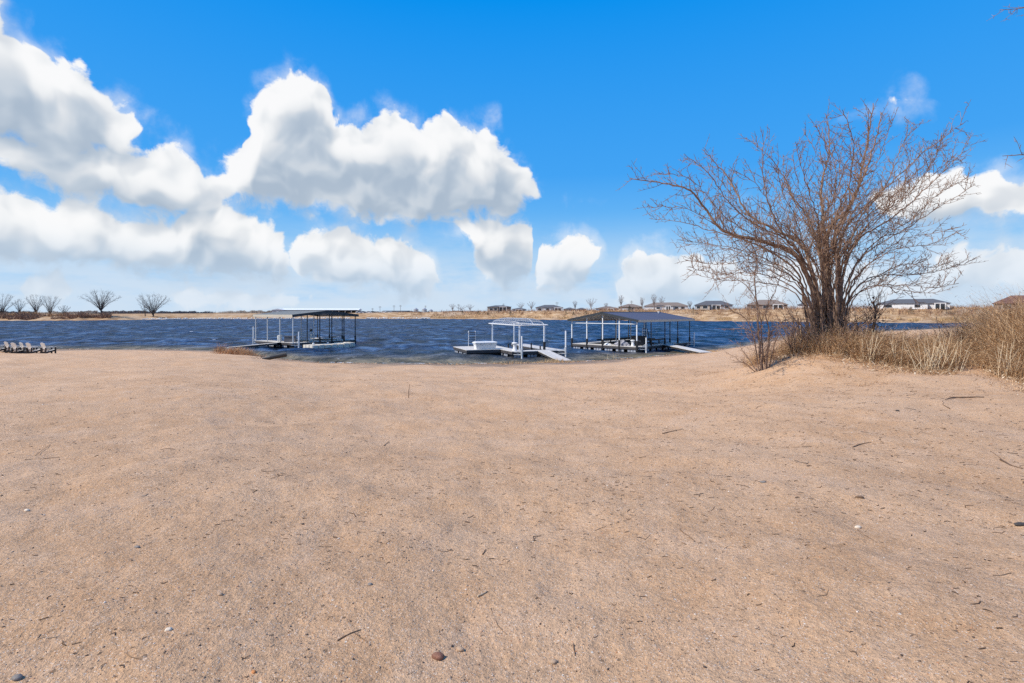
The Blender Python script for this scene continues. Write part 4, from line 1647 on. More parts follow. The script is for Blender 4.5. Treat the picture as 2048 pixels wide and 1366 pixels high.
def blades(n, base, hgt, wid, lean, seed, segs=2, curl=0.5):
    """n bent ribbons; base (n,3), hgt, wid (n,), lean (n,2)"""
    r = np.random.default_rng(seed)
    a = r.uniform(0, 2 * np.pi, n)
    side = np.stack([np.cos(a), np.sin(a), np.zeros(n)], 1) * (wid / 2)[:, None]
    V, Fq = [], []
    pts = []
    for k in range(segs + 1):
        f = k / segs
        p = base.copy()
        p[:, 0] += lean[:, 0] * f ** (1 + curl) * hgt
        p[:, 1] += lean[:, 1] * f ** (1 + curl) * hgt
        p[:, 2] += hgt * f * (1 - 0.25 * f * np.hypot(lean[:, 0], lean[:, 1]))
        w = 1 - 0.75 * f
        pts.append(p - side * w)
        pts.append(p + side * w)
    V = np.stack(pts, 1).reshape(-1, 3)
    m = 2 * (segs + 1)
    idx = np.arange(n)[:, None] * m
    for k in range(segs):
        Fq.append(np.concatenate([idx + 2 * k, idx + 2 * k + 1, idx + 2 * k + 3, idx + 2 * k + 2], 1))
    return V, np.concatenate(Fq, 0)


def build_weeds():
    # clumps inside the brush zone
    VV, FF, off = [], [], 0

    def put(V, Fq):
        nonlocal off
        VV.append(V)
        FF.append(Fq + off)
        off += len(V)
    nc = 3900
    px = rng.uniform(1500, 2420, nc)
    front = np.interp(px, EDGE_PX, EDGE_Y)
    dep = rng.uniform(0, 1, nc) ** 1.25 * 10.0
    stray = rng.uniform(0, 1, nc) < 0.05
    dep = np.where(stray, -rng.exponential(0.45, nc), dep)
    Y = front + 0.15 + dep + rng.normal(0, 0.12, nc)
    X = (px - 1024) / F * Y
    keep = ~((px > 1915) & (px < 1955) & (dep < 2.2))
    keep &= fbm(X / 1.6, Y / 1.6, 2, 201) > -0.28
    px, X, Y, dep = px[keep], X[keep], Y[keep], dep[keep]
    stray = stray[keep]
    right = sstep(px, 1860, 2010)
    tall = (0.92 + 0.22 * right + 0.55 * vnoise(X / 1.3, Y / 1.3, 203)) * (0.62 + 0.38 * sstep(dep, 0.0, 1.4)) + (0.80 + 0.40 * sstep(px, 1940, 2060)) * right * sstep(dep, 0.4, 2.6)
    tall = np.where(stray, 0.12 + 0.10 * rng.uniform(0, 1, len(X)), tall)
    tall = tall * (0.45 + 0.55 * sstep(px, 1500, 1610))
    Z = beach_z(X, Y)
    nb = 20
    n = len(X) * nb
    cx = np.repeat(X, nb) + rng.normal(0, 0.17, n)
    cy = np.repeat(Y, nb) + rng.normal(0, 0.17, n)
    h = np.repeat(tall, nb) * rng.uniform(0.35, 1.15, n)
    base = np.stack([cx, cy, np.repeat(Z, nb) - 0.03], 1)
    lean = rng.normal(0, 0.62, (n, 2)) + np.array([0.12, -0.10])
    put(*blades(n, base, h, rng.uniform(0.006, 0.013, n), lean, 5))
    # tangled side pieces and seed heads
    nt = int(n * 2.2)
    pick = rng.integers(0, n, nt)
    f = rng.uniform(0.25, 0.98, nt)
    b2 = base[pick].copy()
    b2[:, 0] += lean[pick, 0] * f ** 1.5 * h[pick]
    b2[:, 1] += lean[pick, 1] * f ** 1.5 * h[pick]
    b2[:, 2] += h[pick] * f * 0.92
    put(*blades(nt, b2, rng.uniform(0.03, 0.13, nt) * rng.choice([-0.6, 1.0], nt), rng.uniform(0.007, 0.016, nt), rng.normal(0, 1.6, (nt, 2)), 6, 1))
    o = link('dead_weeds', mesh_np('dead_weeds', np.concatenate(VV), np.concatenate(FF)), 'dead_weed')
    tag(o, 'dense tangle of brown dead weeds around the bare tree', 'weeds', None, 'stuff')

    # flattened straw and leaves along the front of the weeds
    n = 3800
    px = rng.uniform(1540, 2350, n)
    Y = np.interp(px, EDGE_PX, EDGE_Y) + rng.normal(0.12, 0.30, n)
    X = (px - 1024) / F * Y
    Z = beach_z(X, Y) + 0.012
    a = rng.uniform(0, np.pi, n)
    L = rng.uniform(0.03, 0.09, n)
    W = rng.uniform(0.006, 0.022, n)
    tilt = rng.normal(0, 0.5, n)
    d = np.stack([np.cos(a) * np.cos(tilt), np.sin(a) * np.cos(tilt), np.abs(np.sin(tilt))], 1) * L[:, None]
    s = np.stack([-np.sin(a), np.cos(a), rng.normal(0, 0.35, n)], 1) * W[:, None]
    P0 = np.stack([X, Y, Z + np.abs(rng.normal(0, 0.02, n))], 1)
    V = np.stack([P0 - d, P0 + s, P0 + d, P0 - s], 1).reshape(-1, 3)
    Fq = np.arange(4 * n).reshape(-1, 4)
    o = link('leaf_litter', mesh_np('leaf_litter', V, Fq), 'dead_leaf')
    tag(o, 'pale dead leaves and straw lying along the foot of the weeds', 'leaf litter', None, 'stuff')


build_weeds()


def straw_clump(px, Y0, n, h, spread, label, seed):
    rr = random.Random(seed)
    X = (px - 1024) / F * Y0
    root = empty('straw_clump', (X, Y0, gz(X, Y0)))
    tag(root, label, 'dry grass', 'pale straw clumps in front of the weeds')
    for i in range(n):
        b = Vector((rr.gauss(0, spread * 0.45), rr.gauss(0, 0.14), -0.03))
        d = Vector((rr.gauss(0.04, 0.28), rr.gauss(0, 0.2), 1.0))
        p = shoot(b, d, h * rr.uniform(0.55, 1.1), 0.2, rr, -0.02, 0.05)
        m = MB().tube(p, [0.008 - 0.005 * k / (len(p) - 1) for k in range(len(p))], 4, False)
        for q in range(rr.randrange(1, 4)):
            k = rr.randrange(1, len(p))
            e = p[k] + Vector((rr.gauss(0, 0.08), rr.gauss(0, 0.06), rr.uniform(0.02, 0.10)))
            m.add([p[k], p[k] + Vector((0.010, 0, 0.004)), e], [(0, 1, 2)])
        m.build('stalk', 'straw', root)


straw_clump(1738, 15.3, 11, 1.05, 0.16, 'pale upright straw clump just right of the tree foot', 41)
straw_clump(1788, 15.2, 5, 1.0, 0.16, 'sparse pale straw clump left of the widest fan of straw', 42)
straw_clump(1846, 14.3, 13, 1.05, 0.30, 'two or three crossing pale straw stems above the lowest edge of weeds', 43)
straw_clump(1872, 14.2, 15, 1.15, 0.34, 'widest fan of pale straw leaning right, before the bare sand gap', 44)
straw_clump(1912, 14.2, 9, 1.1, 0.20, 'pale straw clump beside the sandy gap in the weeds', 45)
straw_clump(2012, 13.3, 12, 0.95, 0.30, 'pale straw clump near the right edge, right of the sandy gap', 46)


def tuft(px, Y0, n, h, w, d, name, label, mat, seed, cat, zoff=0.0, kind=None):
    r = np.random.default_rng(seed)
    X0 = (px - 1024) / F * Y0
    X = X0 + r.normal(0, w / 2, n)
    Y = Y0 + r.normal(0, d / 2, n)
    Z = np.maximum(beach_z(X, Y), WATER - 0.1)
    e = np.exp(-((X - X0) / w) ** 2)
    z0 = gz(X0, Y0)
    V, Fq = blades(n, np.stack([X - X0, Y - Y0, Z - 0.03 - z0], 1), h * e * r.uniform(0.35, 1.1, n), r.uniform(0.010, 0.030, n) * Y0 / 45, r.normal(0, 0.45, (n, 2)) + np.array([0.15, 0]), seed)
    o = link(name, mesh_np(name, V, Fq), mat)
    o.location = (X0, Y0, z0)
    tag(o, label, cat, None, kind)


tuft(475, 46.0, 2200, 0.85, 1.9, 1.3, 'grass_tuft', 'long russet grass tuft on the sand below the left ramp', 'russet_weed', 51, 'grass')
tuft(440, 53.5, 260, 1.25, 0.55, 0.5, 'russet_bush', 'small russet bush rising behind the left ramp', 'russet_weed', 52, 'bush')
tuft(1110, 41.8, 700, 0.45, 2.2, 0.7, 'grass_tuft', 'low dry grass along the waterline at the foot of the middle ramp', 'reeds', 53, 'grass', 0.0, 'stuff')
tuft(1030, 41.2, 500, 0.32, 2.6, 0.5, 'grass_tuft', 'low dry grass at the waterline left of the middle ramp', 'reeds', 54, 'grass', 0.0, 'stuff')
tuft(1412, 49.0, 500, 0.30, 2.0, 0.8, 'grass_tuft', 'low dry grass on the sand at the end of the right ramp', 'reeds', 55, 'grass', 0.0, 'stuff')
tuft(1228, 44.9, 16, 1.05, 0.8, 0.4, 'reed_stems', 'few thin reed stems standing in the shallows before the right dock', 'straw', 56, 'reeds')
tuft(1420, 20.5, 160, 0.16, 0.7, 0.3, 'grass_tuft', 'tiny dry grass tuft on bare sand left of the sapling', 'dead_weed', 57, 'grass')


def log_():
    x0, y0, z0 = ground_at(535, 719)
    rr = random.Random(2)
    o = empty('driftwood_log', (x0, y0, z0))
    tag(o, 'dark wet log lying half in the water beside the russet grass', 'log')
    d = Vector((1.35, 0.35, 0.22))
    p = [Vector((-0.35, -0.1, 0.05)), Vector((0.2, 0.0, 0.14)), d * 0.5 + Vector((0, 0, 0.13)), d + Vector((0, 0, 0.16))]
    MB().tube(p, [0.10, 0.15, 0.17, 0.18], 10).build('trunk', 'wet_log', o)
    t = Twigs()
    for i in range(7):
        t.limb(shoot(Vector((-0.4 + rr.gauss(0, 0.2), -0.1, 0.0)), Vector((rr.gauss(-0.6, 0.6), rr.gauss(0, 0.4), 0.3)), 0.6, 0.12, rr), 0.025, 0.006, 4)
    t.m.build('branch', 'dark_bark', o)


log_()


# ------------------------------------------------------------------ across the lake: trees
def far_tree(px, d, top_y, w, label, seed, mat='far_bark', limbs=9, trunk=0.16, name='bare_tree', group='bare trees across the lake', base=None, rt=0.022):
    rr = random.Random(seed)
    X, Y, z = far_pt(px, d)
    h = EYE - (top_y - HY) / F * Y - z
    root = empty(name, (X, Y, z - 0.1), -math.atan2(X, Y))
    st, tw = Twigs(), Twigs()
    th = h * trunk
    r0 = h * 0.030
    st.limb([Vector((0, 0, 0)), Vector((0.02 * h, 0, th * 0.5)), Vector((0, 0, th))], r0 * 1.15, r0 * 0.95, 7)
    for i in range(limbs):
        u = (i + 0.5) / limbs * 2 - 1
        ex = u * w / 2 + rr.gauss(0, w * 0.04)
        ey = rr.uniform(-1, 1) * w * 0.32
        ez = h * (0.62 + 0.38 * math.sqrt(max(0, 1 - (u * 0.96) ** 2))) * rr.uniform(0.93, 1.0)
        P_ = [Vector((0, 0, th * 0.8)), Vector((ex * 0.30, ey * 0.3, th + (ez - th) * 0.38)), Vector((ex * 0.72, ey * 0.7, th + (ez - th) * 0.76)), Vector((ex, ey, ez))]
        sp = smooth_path(P_, h * 0.07, rr, h * 0.006)
        st.limb(sp, r0 * 0.55, rt * 0.8, 5)
        for k in range(2, len(sp)):
            for _ in range(5):
                f = k / len(sp)
                dd = side_dir((sp[k] - sp[k - 1]).normalized(), rr, R(rr.uniform(20, 50)), 0.35)
                q = shoot(sp[k], dd, h * rr.uniform(0.08, 0.24) * (1.1 - 0.55 * f), h * 0.05, rr, 0.05, 0.12)
                tw.limb(q, rt, rt * 0.5, 3)
                for qq in q[1:]:
                    if rr.random() < 0.6:
                        d2 = side_dir((q[1] - q[0]).normalized(), rr, R(rr.uniform(25, 60)), 0.3)
                        tw.m.tube([qq, qq + d2 * h * rr.uniform(0.03, 0.09)], [rt * 0.8, rt * 0.5], 3, False)
    st.m.build('trunk', mat, root)
    tw.m.build('crown', mat, root)
    tag(root, label, 'tree', group)


far_tree(202, 14, 583, 15.5, 'tall bare round crowned tree with a straight trunk on the far left shore', 61, limbs=13, trunk=0.26, rt=0.026)
far_tree(306, 14, 590, 18.0, 'wide bare fan shaped tree right of the round crowned one', 62, limbs=13, trunk=0.10, rt=0.026)
far_tree(290, 16, 605, 6.0, 'small leaning bare tree at the left foot of the fan shaped tree', 63, limbs=5, trunk=0.2)
far_tree(4, 26, 590, 13.0, 'bare dark tree cut by the left edge of the photo across the lake', 64, limbs=9, trunk=0.12)
far_tree(39, 28, 601, 6.0, 'smallest bare tree in the group at the far left, second from the edge', 65, limbs=6, trunk=0.2)
far_tree(72, 26, 591, 9.5, 'bare tree with flat tufted top, third from the left edge across the lake', 66, limbs=8, trunk=0.15)
far_tree(100, 26, 594, 10.0, 'bare tree with open fork, fourth from the left edge across the lake', 67, limbs=8, trunk=0.08)
far_tree(128, 24, 612, 5.5, 'low bushy bare tree between the left group and the round crowned tree', 68, limbs=6, trunk=0.1)
for i, (px, d, ty, w, lab) in enumerate((
        (905, 70, 608, 6, 'faint bare tree above the dark evergreen left of the brown house'), (922, 72, 611, 9, 'wide faint bare tree left of the brown house'),
        (940, 75, 609, 7, 'faint bare tree rising second left of the brown house'), (1042, 70, 606, 6, 'bare tree behind the right end of the brown house'),
        (1063, 80, 604, 7, 'thin bare trees between the brown house and the white walled house'), (1150, 60, 603, 3, 'thin bare tree above the two small grey houses'),
        (1182, 45, 597, 7, 'pale bare poplar above the left slope of the dark dock roof'), (1212, 60, 606, 3, 'thin bare tree over the low house left of the tan roof'),
        (1242, 30, 592, 2.5, 'tall thin bare tree at the left end of the tan roofed house'), (1284, 55, 596, 3, 'thin bare tree behind the gap between the tan roofed houses'),
        (1308, 30, 590, 3, 'tallest thin bare tree in front of the long tan roofed house'), (1323, 60, 594, 4, 'thin bare tree rising behind the long tan roofed house'),
        (1380, 40, 603, 3, 'small bare tree between the long tan house and the grey hipped house'))):
    far_tree(px, d, ty, w, lab, 80 + i, 'pale_far_bark', 5, 0.3, 'bare_tree', 'thin bare trees by the houses', None, 0.024)


def evergreen(px, d, h, w, label, seed):
    rr = random.Random(seed)
    X, Y, z = far_pt(px, d)
    root = empty('evergreen_shrub', (X, Y, z - 0.05))
    tag(root, label, 'evergreen', 'evergreens on the far bank')
    MB().tube([(0, 0, 0), (0, 0, h * 0.9)], [0.08, 0.02], 6).build('trunk', 'far_bark', root)
    m = MB()
    for i in range(420):
        f = rr.random() ** 0.8
        a = rr.uniform(0, 2 * math.pi)
        rad = w / 2 * (1 - f) ** 0.8 * rr.uniform(0.35, 1.12) + 0.03
        c = Vector((math.cos(a) * rad, math.sin(a) * rad, 0.08 * h + f * h * 0.95))
        o = Vector((math.cos(a), math.sin(a), rr.uniform(-0.1, 0.7))).normalized() * rr.uniform(0.12, 0.30) * (0.5 + h / 6)
        s = Vector((-math.sin(a), math.cos(a), rr.gauss(0, 0.3))) * rr.uniform(0.06, 0.14) * (0.5 + h / 6)
        m.add([c - s, c + s, c + o], [(0, 1, 2)])
    m.build('crown', 'evergreen', root)


for i, (px, d, h, w, lab) in enumerate((
        (925, 16, 2.4, 1.8, 'dark evergreen shrub at the left end of the houses, nearest the silos'), (957, 14, 2.2, 2.2, 'dark round evergreen just left of the brown house'),
        (976, 12, 1.8, 2.4, 'pale low evergreen below the left end of the brown house'), (1021, 12, 2.7, 2.2, 'dark evergreen below the right end of the brown house'),
        (1132, 12, 2.3, 1.8, 'small evergreen left of the dark dock roof, first of three'), (1147, 12, 1.9, 1.8, 'small evergreen left of the dark dock roof, middle of three'),
        (1172, 12, 2.2, 1.8, 'small evergreen left of the dark dock roof, last of three'), (1259, 20, 3.6, 2.6, 'dark evergreen in front of the tan roofed house'),
        (1387, 14, 3.2, 3.4, 'broad evergreen shrub left of the grey hipped house'), (1822, 14, 2.9, 3.0, 'evergreen shrub in front of the long white walled house'),
        (1893, 14, 3.4, 5.0, 'broad spreading evergreen right of the long white walled house'))):
    evergreen(px, d, h, w, lab, 120 + i)


# ------------------------------------------------------------------ across the lake: buildings
def hip_roof(m, x0, x1, y0, y1, z, rise, o=0.5, gable=False):
    x0, x1, y0, y1 = x0 - o, x1 + o, y0 - o, y1 + o
    ins = 0.0 if gable else min((x1 - x0) * 0.42, (y1 - y0) * 0.5)
    ym = (y0 + y1) / 2
    t = 0.18
    m.add([(x0, y0, z), (x1, y0, z), (x1, y1, z), (x0, y1, z), (x0, y0, z + t), (x1, y0, z + t), (x1, y1, z + t), (x0, y1, z + t), (x0 + ins, ym, z + rise), (x1 - ins, ym, z + rise)],
          [(3, 2, 1, 0), (0, 1, 5, 4), (1, 2, 6, 5), (2, 3, 7, 6), (3, 0, 4, 7), (4, 5, 9, 8), (6, 7, 8, 9), (5, 6, 9), (7, 4, 8)])


def house(px0, px1, top_y, d, wall, roof, label, openings, wing=None, wall_frac=0.5, gable=False, name='house', deep=11.0, group='houses across the lake'):
    """openings: (kind, u0, u1, v0, v1) on the lake front, in fractions of the width and wall height"""
    pc = (px0 + px1) / 2
    X, Y, z = far_pt(pc, d)
    w = (px1 - px0) / F * Y * math.hypot(1, (pc - 1024) / F) ** 0 
    H = EYE - (top_y - HY) / F * Y - z
    r = empty(name, (X, Y, z - 0.1), -math.atan2(X, Y))
    tag(r, label, 'house', group)
    wh = H * wall_frac + 0.1
    MB().box(-w / 2, w / 2, 0, deep, 0, wh).build('wall', wall, r)
    m = MB()
    hip_roof(m, -w / 2, w / 2, 0, deep, wh + 0.003, H - wh + 0.1, 0.5, gable)
    ro = m.build('roof', roof, r)
    if wing:
        u0, u1, k, wm = wing
        a, b = -w / 2 + u0 * w, -w / 2 + u1 * w
        MB().box(a, b, -3.2, -0.003, 0, wh * 0.97).build('wing', wm, r)
        m = MB()
        hip_roof(m, a, b, -3.2, 1.6, wh * 0.97 + 0.003, (H - wh) * k, 0.4)
        m.build('wing_roof', roof, r)
    for (kind, u0, u1, v0, v1) in openings:
        a, b = -w / 2 + u0 * w, -w / 2 + u1 * w
        yo = -3.2 if (wing and u0 >= wing[0] - 0.001 and u1 <= wing[1] + 0.001) else 0.0
        if kind == 'w':
            f = MB().box(a - 0.1, b + 0.1, yo - 0.06, yo - 0.003, wh * v0 - 0.1, wh * v1 + 0.1).build('window', 'white_paint', r)
            MB().box(a, b, yo - 0.075, yo - 0.062, wh * v0, wh * v1).build('pane', 'window_glass', f)
        elif kind == 'd':
            f = MB().box(a, b, yo - 0.06, yo - 0.003, 0.02, wh * v1).build('garage_door', 'white_paint', r)
            for q in range(1, 4):
                MB().box(a + 0.1, b - 0.1, yo - 0.072, yo - 0.062, wh * v1 * q / 4 - 0.03, wh * v1 * q / 4 + 0.03).build('door_joint', 'grey_siding', f)
        elif kind == 'p':
            # covered porch: posts carry a beam before a dark recess
            MB().box(a, b, yo - 0.05, yo - 0.003, 0.02, wh * v1).build('porch_opening', 'window_glass', r)
            for q in (a, (a + b) / 2, b):
                MB().box(q - 0.16, q + 0.16, yo - 1.9, yo - 1.6, 0, wh * 0.98).build('porch_post', 'white_stucco', r)
            MB().box(a - 0.25, b + 0.25, yo - 1.95, yo - 1.55, wh * 0.981, wh * 1.10).build('porch_beam', 'white_stucco', r)
        elif kind == 'c':
            MB().box(a, b, deep * 0.4, deep * 0.4 + 0.8, H * 0.5, H + 0.5).build('chimney', wall, ro)
    return r


house(975, 1022, 610.5, 42, 'brown_stone', 'shingle_grey', 'brown stone house with a flat dark roof above the hooped canopy',
      [('w', 0.10, 0.22, 0.3, 0.7), ('p', 0.50, 0.80, 0, 0.75), ('w', 0.28, 0.40, 0.3, 0.8)], (0.0, 0.45, 0.5, 'tan_siding'), 0.72)
house(1025, 1052, 615.5, 48, 'grey_siding', 'shingle_grey', 'low grey house with dark garage, close right of the brown stone one', [('p', 0.25, 0.7, 0, 0.8), ('w', 0.78, 0.9, 0.35, 0.75)], None, 0.55)
house(1072, 1125, 609.5, 40, 'white_stucco', 'shingle_grey', 'white walled house with a grey hipped roof and two dark porch openings',
      [('p', 0.70, 0.95, 0, 0.75), ('w', 0.38, 0.50, 0.3, 0.8), ('w', 0.08, 0.20, 0.3, 0.8)], (0.32, 0.58, 0.6, 'white_stucco'), 0.55)
house(1128, 1150, 615, 50, 'grey_siding', 'shingle_grey', 'left one of two small grey houses behind the three evergreens', [('w', 0.2, 0.4, 0.3, 0.75), ('w', 0.6, 0.8, 0.3, 0.75)], None, 0.45)
house(1153, 1172, 615.5, 50, 'grey_siding', 'shingle_grey', 'right one of two small grey houses behind the three evergreens', [('w', 0.2, 0.4, 0.3, 0.75), ('w', 0.6, 0.8, 0.3, 0.75)], None, 0.45)
house(1192, 1238, 612.5, 48, 'white_stucco', 'shingle_brown', 'low white walled house with brown roof left of the tan roofed pair', [('w', 0.15, 0.3, 0.3, 0.8), ('p', 0.5, 0.75, 0, 0.8), ('w', 0.82, 0.92, 0.3, 0.8)], None, 0.45)
house(1238, 1284, 607.5, 34, 'tan_siding', 'shingle_brown', 'tan roofed house with plain pale walls directly behind the dark dock roof', [('d', 0.12, 0.40, 0, 0.7), ('w', 0.55, 0.66, 0.35, 0.75), ('w', 0.78, 0.88, 0.35, 0.75)], None, 0.5)
house(1290, 1374, 604.5, 34, 'white_stucco', 'shingle_brown', 'longest tan roofed house with white walls and an arched entry',
      [('d', 0.08, 0.24, 0, 0.7), ('w', 0.28, 0.36, 0.35, 0.75), ('p', 0.50, 0.60, 0, 0.85), ('w', 0.70, 0.78, 0.3, 0.8), ('w', 0.84, 0.92, 0.3, 0.8)], (0.47, 0.66, 0.8, 'white_stucco'), 0.5)
house(1392, 1462, 601, 28, 'grey_siding', 'shingle_grey', 'grey house with steep hipped roof and white framed porch left of the sapling',
      [('w', 0.05, 0.14, 0.3, 0.8), ('w', 0.22, 0.34, 0.3, 0.9), ('p', 0.46, 0.68, 0, 0.8), ('w', 0.8, 0.9, 0.3, 0.8)], (0.16, 0.40, 0.7, 'tan_siding'), 0.48)
house(1498, 1570, 599, 30, 'brown_stone', 'shingle_brown', 'brown roofed house seen through the twigs of the sapling', [('w', 0.1, 0.22, 0.3, 0.8), ('w', 0.4, 0.55, 0.3, 0.8), ('p', 0.65, 0.9, 0, 0.8)], None, 0.45)
house(1600, 1650, 601, 40, 'white_stucco', 'shingle_grey', 'house half hidden behind the trunk of the big bare tree', [('w', 0.2, 0.35, 0.3, 0.8), ('w', 0.6, 0.75, 0.3, 0.8)], None, 0.5)
house(1770, 1882, 597.5, 26, 'white_stucco', 'shingle_grey', 'long white walled house with grey roof right of the big bare tree',
      [('d', 0.30, 0.42, 0, 0.8), ('w', 0.08, 0.20, 0.3, 0.8), ('w', 0.52, 0.60, 0.3, 0.8), ('p', 0.80, 0.94, 0, 0.85)], (0.0, 0.70, 0.55, 'white_stucco'), 0.52)
house(2003, 2090, 590, 20, 'brown_stone', 'shingle_red', 'dark red roofed house at the right edge above the weeds', [('w', 0.15, 0.3, 0.3, 0.8), ('w', 0.5, 0.65, 0.3, 0.8)], None, 0.45)


def long_shed():
    X0, Y0, z = far_pt(640, 60)
    k = Y0 / F
    r = empty('boat_shed', (X0, Y0, z - 0.1), R(6))
    tag(r, 'very long white roofed open shed behind the left dock roof', 'shed')
    x0, x1 = (566 - 640) * k, (714 - 640) * k
    top = EYE - (616.6 - HY) * k - z
    MB().box(x0, x1, 5, 14, 0, top * 0.62).build('wall', 'shed_wall', r)
    m = MB()
    hip_roof(m, x0, x1, 0, 14, top * 0.66, top * 0.36, 0.6, True)
    m.build('roof', 'shed_roof', r)
    for i in range(13):
        x = x0 + 0.4 + (x1 - x0 - 0.8) * i / 12
        MB().box(x - 0.15, x + 0.15, 0.1, 0.4, 0, top * 0.655).build('post', 'shed_roof', r)
    MB().box(x0, x1, -0.68, -0.61, top * 0.60, top * 0.70).build('eave_board', 'shed_wall', r)


long_shed()


def small_shed():
    X0, Y0, z = far_pt(555, 55)
    k = Y0 / F
    r = empty('metal_shed', (X0, Y0, z - 0.1), R(12))
    tag(r, 'small pale metal shed with gable and white door left of the long shed', 'shed')
    w = 21 * k
    h = EYE - (619.5 - HY) * k - z
    MB().box(-w / 2, w / 2, 0, 12, 0, h).build('wall', 'grey_siding', r)
    m = MB()
    m.add([(-w / 2 - 0.2, -0.2, h + 0.003), (w / 2 + 0.2, -0.2, h + 0.003), (0, -0.2, h + 1.0), (-w / 2 - 0.2, 12.2, h + 0.003), (w / 2 + 0.2, 12.2, h + 0.003), (0, 12.2, h + 1.0)],
          [(0, 1, 2), (5, 4, 3), (0, 2, 5, 3), (2, 1, 4, 5), (1, 0, 3, 4)])
    m.build('roof', 'shed_roof', r)
    MB().box(-0.7, 0.8, -0.06, -0.003, 0, h * 0.75).build('door', 'white_paint', r)


small_shed()


def low_barn():
    X0, Y0, z = far_pt(790, 75)
    k = Y0 / F
    r = empty('low_barn', (X0, Y0, z - 0.1), R(-4))
    tag(r, 'long low dark roofed barn between the long shed and the silos', 'barn')
    x0, x1 = (764 - 790) * k, (813 - 790) * k
    h = EYE - (621 - HY) * k - z
    MB().box(x0, x1, 0, 10, 0, h * 0.6).build('wall', 'tan_siding', r)
    m = MB()
    hip_roof(m, x0, x1, 0, 10, h * 0.6 + 0.003, h * 0.4, 0.5, True)
    m.build('roof', 'shed_wall', r)
    for i in range(4):
        u = x0 + (x1 - x0) * (0.12 + 0.22 * i)
        MB().box(u, u + 1.8, -0.05, -0.003, 0.1, h * 0.5).build('door', 'white_paint', r)


low_barn()

for px, ty, lab in ((832, 615.5, 'left one of the three grey round grain silos'), (849, 615.5, 'middle one of the three grey round grain silos'), (862, 618, 'right, smallest one of the three grey round grain silos')):
    X, Y, z = far_pt(px, 70)
    h = EYE - (ty - HY) / F * Y - z
    s = empty('grain_silo', (X, Y, z - 0.1))
    tag(s, lab, 'silo', 'grain silos across the lake')
    rr_ = 1.9 if px < 855 else 1.5
    MB().lathe([(rr_, 0), (rr_, h * 0.68)], 16).build('drum', 'silo_metal', s, False)
    MB().lathe([(rr_ * 1.06, h * 0.681), (rr_ * 0.2, h * 0.97), (rr_ * 0.2, h), (0.05, h + 0.05)], 16).build('roof', 'silo_metal', s)
    MB().bar((rr_ * 0.4, -rr_ * 0.97, 0), (rr_ * 0.4, -rr_ * 0.97, h * 0.68), 0.3, 0.1).build('ladder', 'shed_wall', s)

for i, (px, ty, d) in enumerate(((718, 617, 75), (745, 616, 110), (760, 612, 90), (788, 610.5, 85), (801, 610, 100), (851, 611, 120), (917, 608, 80), (1007, 607, 75), (1114, 604, 70), (1263, 601, 70))):
    X, Y, z = far_pt(px, d)
    h = EYE - (ty - HY) / F * Y - z
    p = empty('utility_pole', (X, Y, z - 0.3))
    where = ('first utility pole right of the long white roofed shed', 'second utility pole right of the long white roofed shed', 'third utility pole right of the long white roofed shed',
             'utility pole over the left part of the low dark barn', 'utility pole over the right part of the low dark barn', 'utility pole rising behind the grain silos',
             'utility pole left of the brown stone house', 'utility pole in front of the brown stone house', 'utility pole over the white walled hipped house', 'utility pole over the tan roofed house')[i]
    tag(p, where, 'utility pole', 'utility poles across the lake')
    MB().tube([(0, 0, 0), (0, 0, h + 0.3)], [0.16, 0.11], 6).build('pole', 'pole_wood', p)
    for zz in (h - 0.2, h - 1.0):
        MB().bar((-1.1, 0, zz), (1.1, 0, zz), 0.14).build('cross_arm', 'pole_wood', p)


def car(px, d, mat, rz, label):
    X, Y, z = far_pt(px, d)
    c = empty('parked_car', (X, Y, z + 0.02), R(rz))
    tag(c, label, 'car', 'cars parked beside the long shed')
    prof = [(-2.2, 0.35), (2.2, 0.35), (2.25, 0.75), (1.5, 0.95), (0.9, 1.45), (-1.1, 1.48), (-1.9, 1.0), (-2.25, 0.9)]
    m = MB()
    n = len(prof)
    vs = [(x, -0.85, zz) for x, zz in prof] + [(x, 0.85, zz) for x, zz in prof]
    m.add(vs, [tuple(range(n)), tuple(reversed(range(n, 2 * n)))] + [((i + 1) % n, i, i + n, (i + 1) % n + n) for i in range(n)])
    m.build('body', mat, c)
    for s in (-1, 1):
        MB().add([(-1.5, s * 0.862, 1.0), (1.2, s * 0.862, 1.0), (0.75, s * 0.862, 1.38), (-1.0, s * 0.862, 1.40)], [(0, 1, 2, 3)]).build('side_window', 'window_glass', c)
        for x in (-1.35, 1.35):
            w = MB()
            k = 10
            w.add([(x + 0.34 * math.cos(2 * math.pi * i / k), s * 0.88 + dy, 0.34 + 0.34 * math.sin(2 * math.pi * i / k)) for dy in (-0.11, 0.11) for i in range(k)],
                  [tuple(range(k)), tuple(reversed(range(k, 2 * k)))] + [((i + 1) % k, i, i + k, (i + 1) % k + k) for i in range(k)])
            w.build('wheel', 'black_plastic', c)


car(718, 30, 'car_white', 25, 'white car parked nearest the shed end by the water')
car(726, 32, 'car_silver', 30, 'silver car parked right of the white car on the slope')
car(738, 52, 'car_white', 5, 'white car on the level ground behind the sloping row')
car(745, 54, 'car_dark', 0, 'dark car right of the white car on level ground')
car(768, 50, 'car_white', 0, 'white car parked before the low barn')
car(778, 50, 'car_silver', 0, 'silver car parked before the low barn')


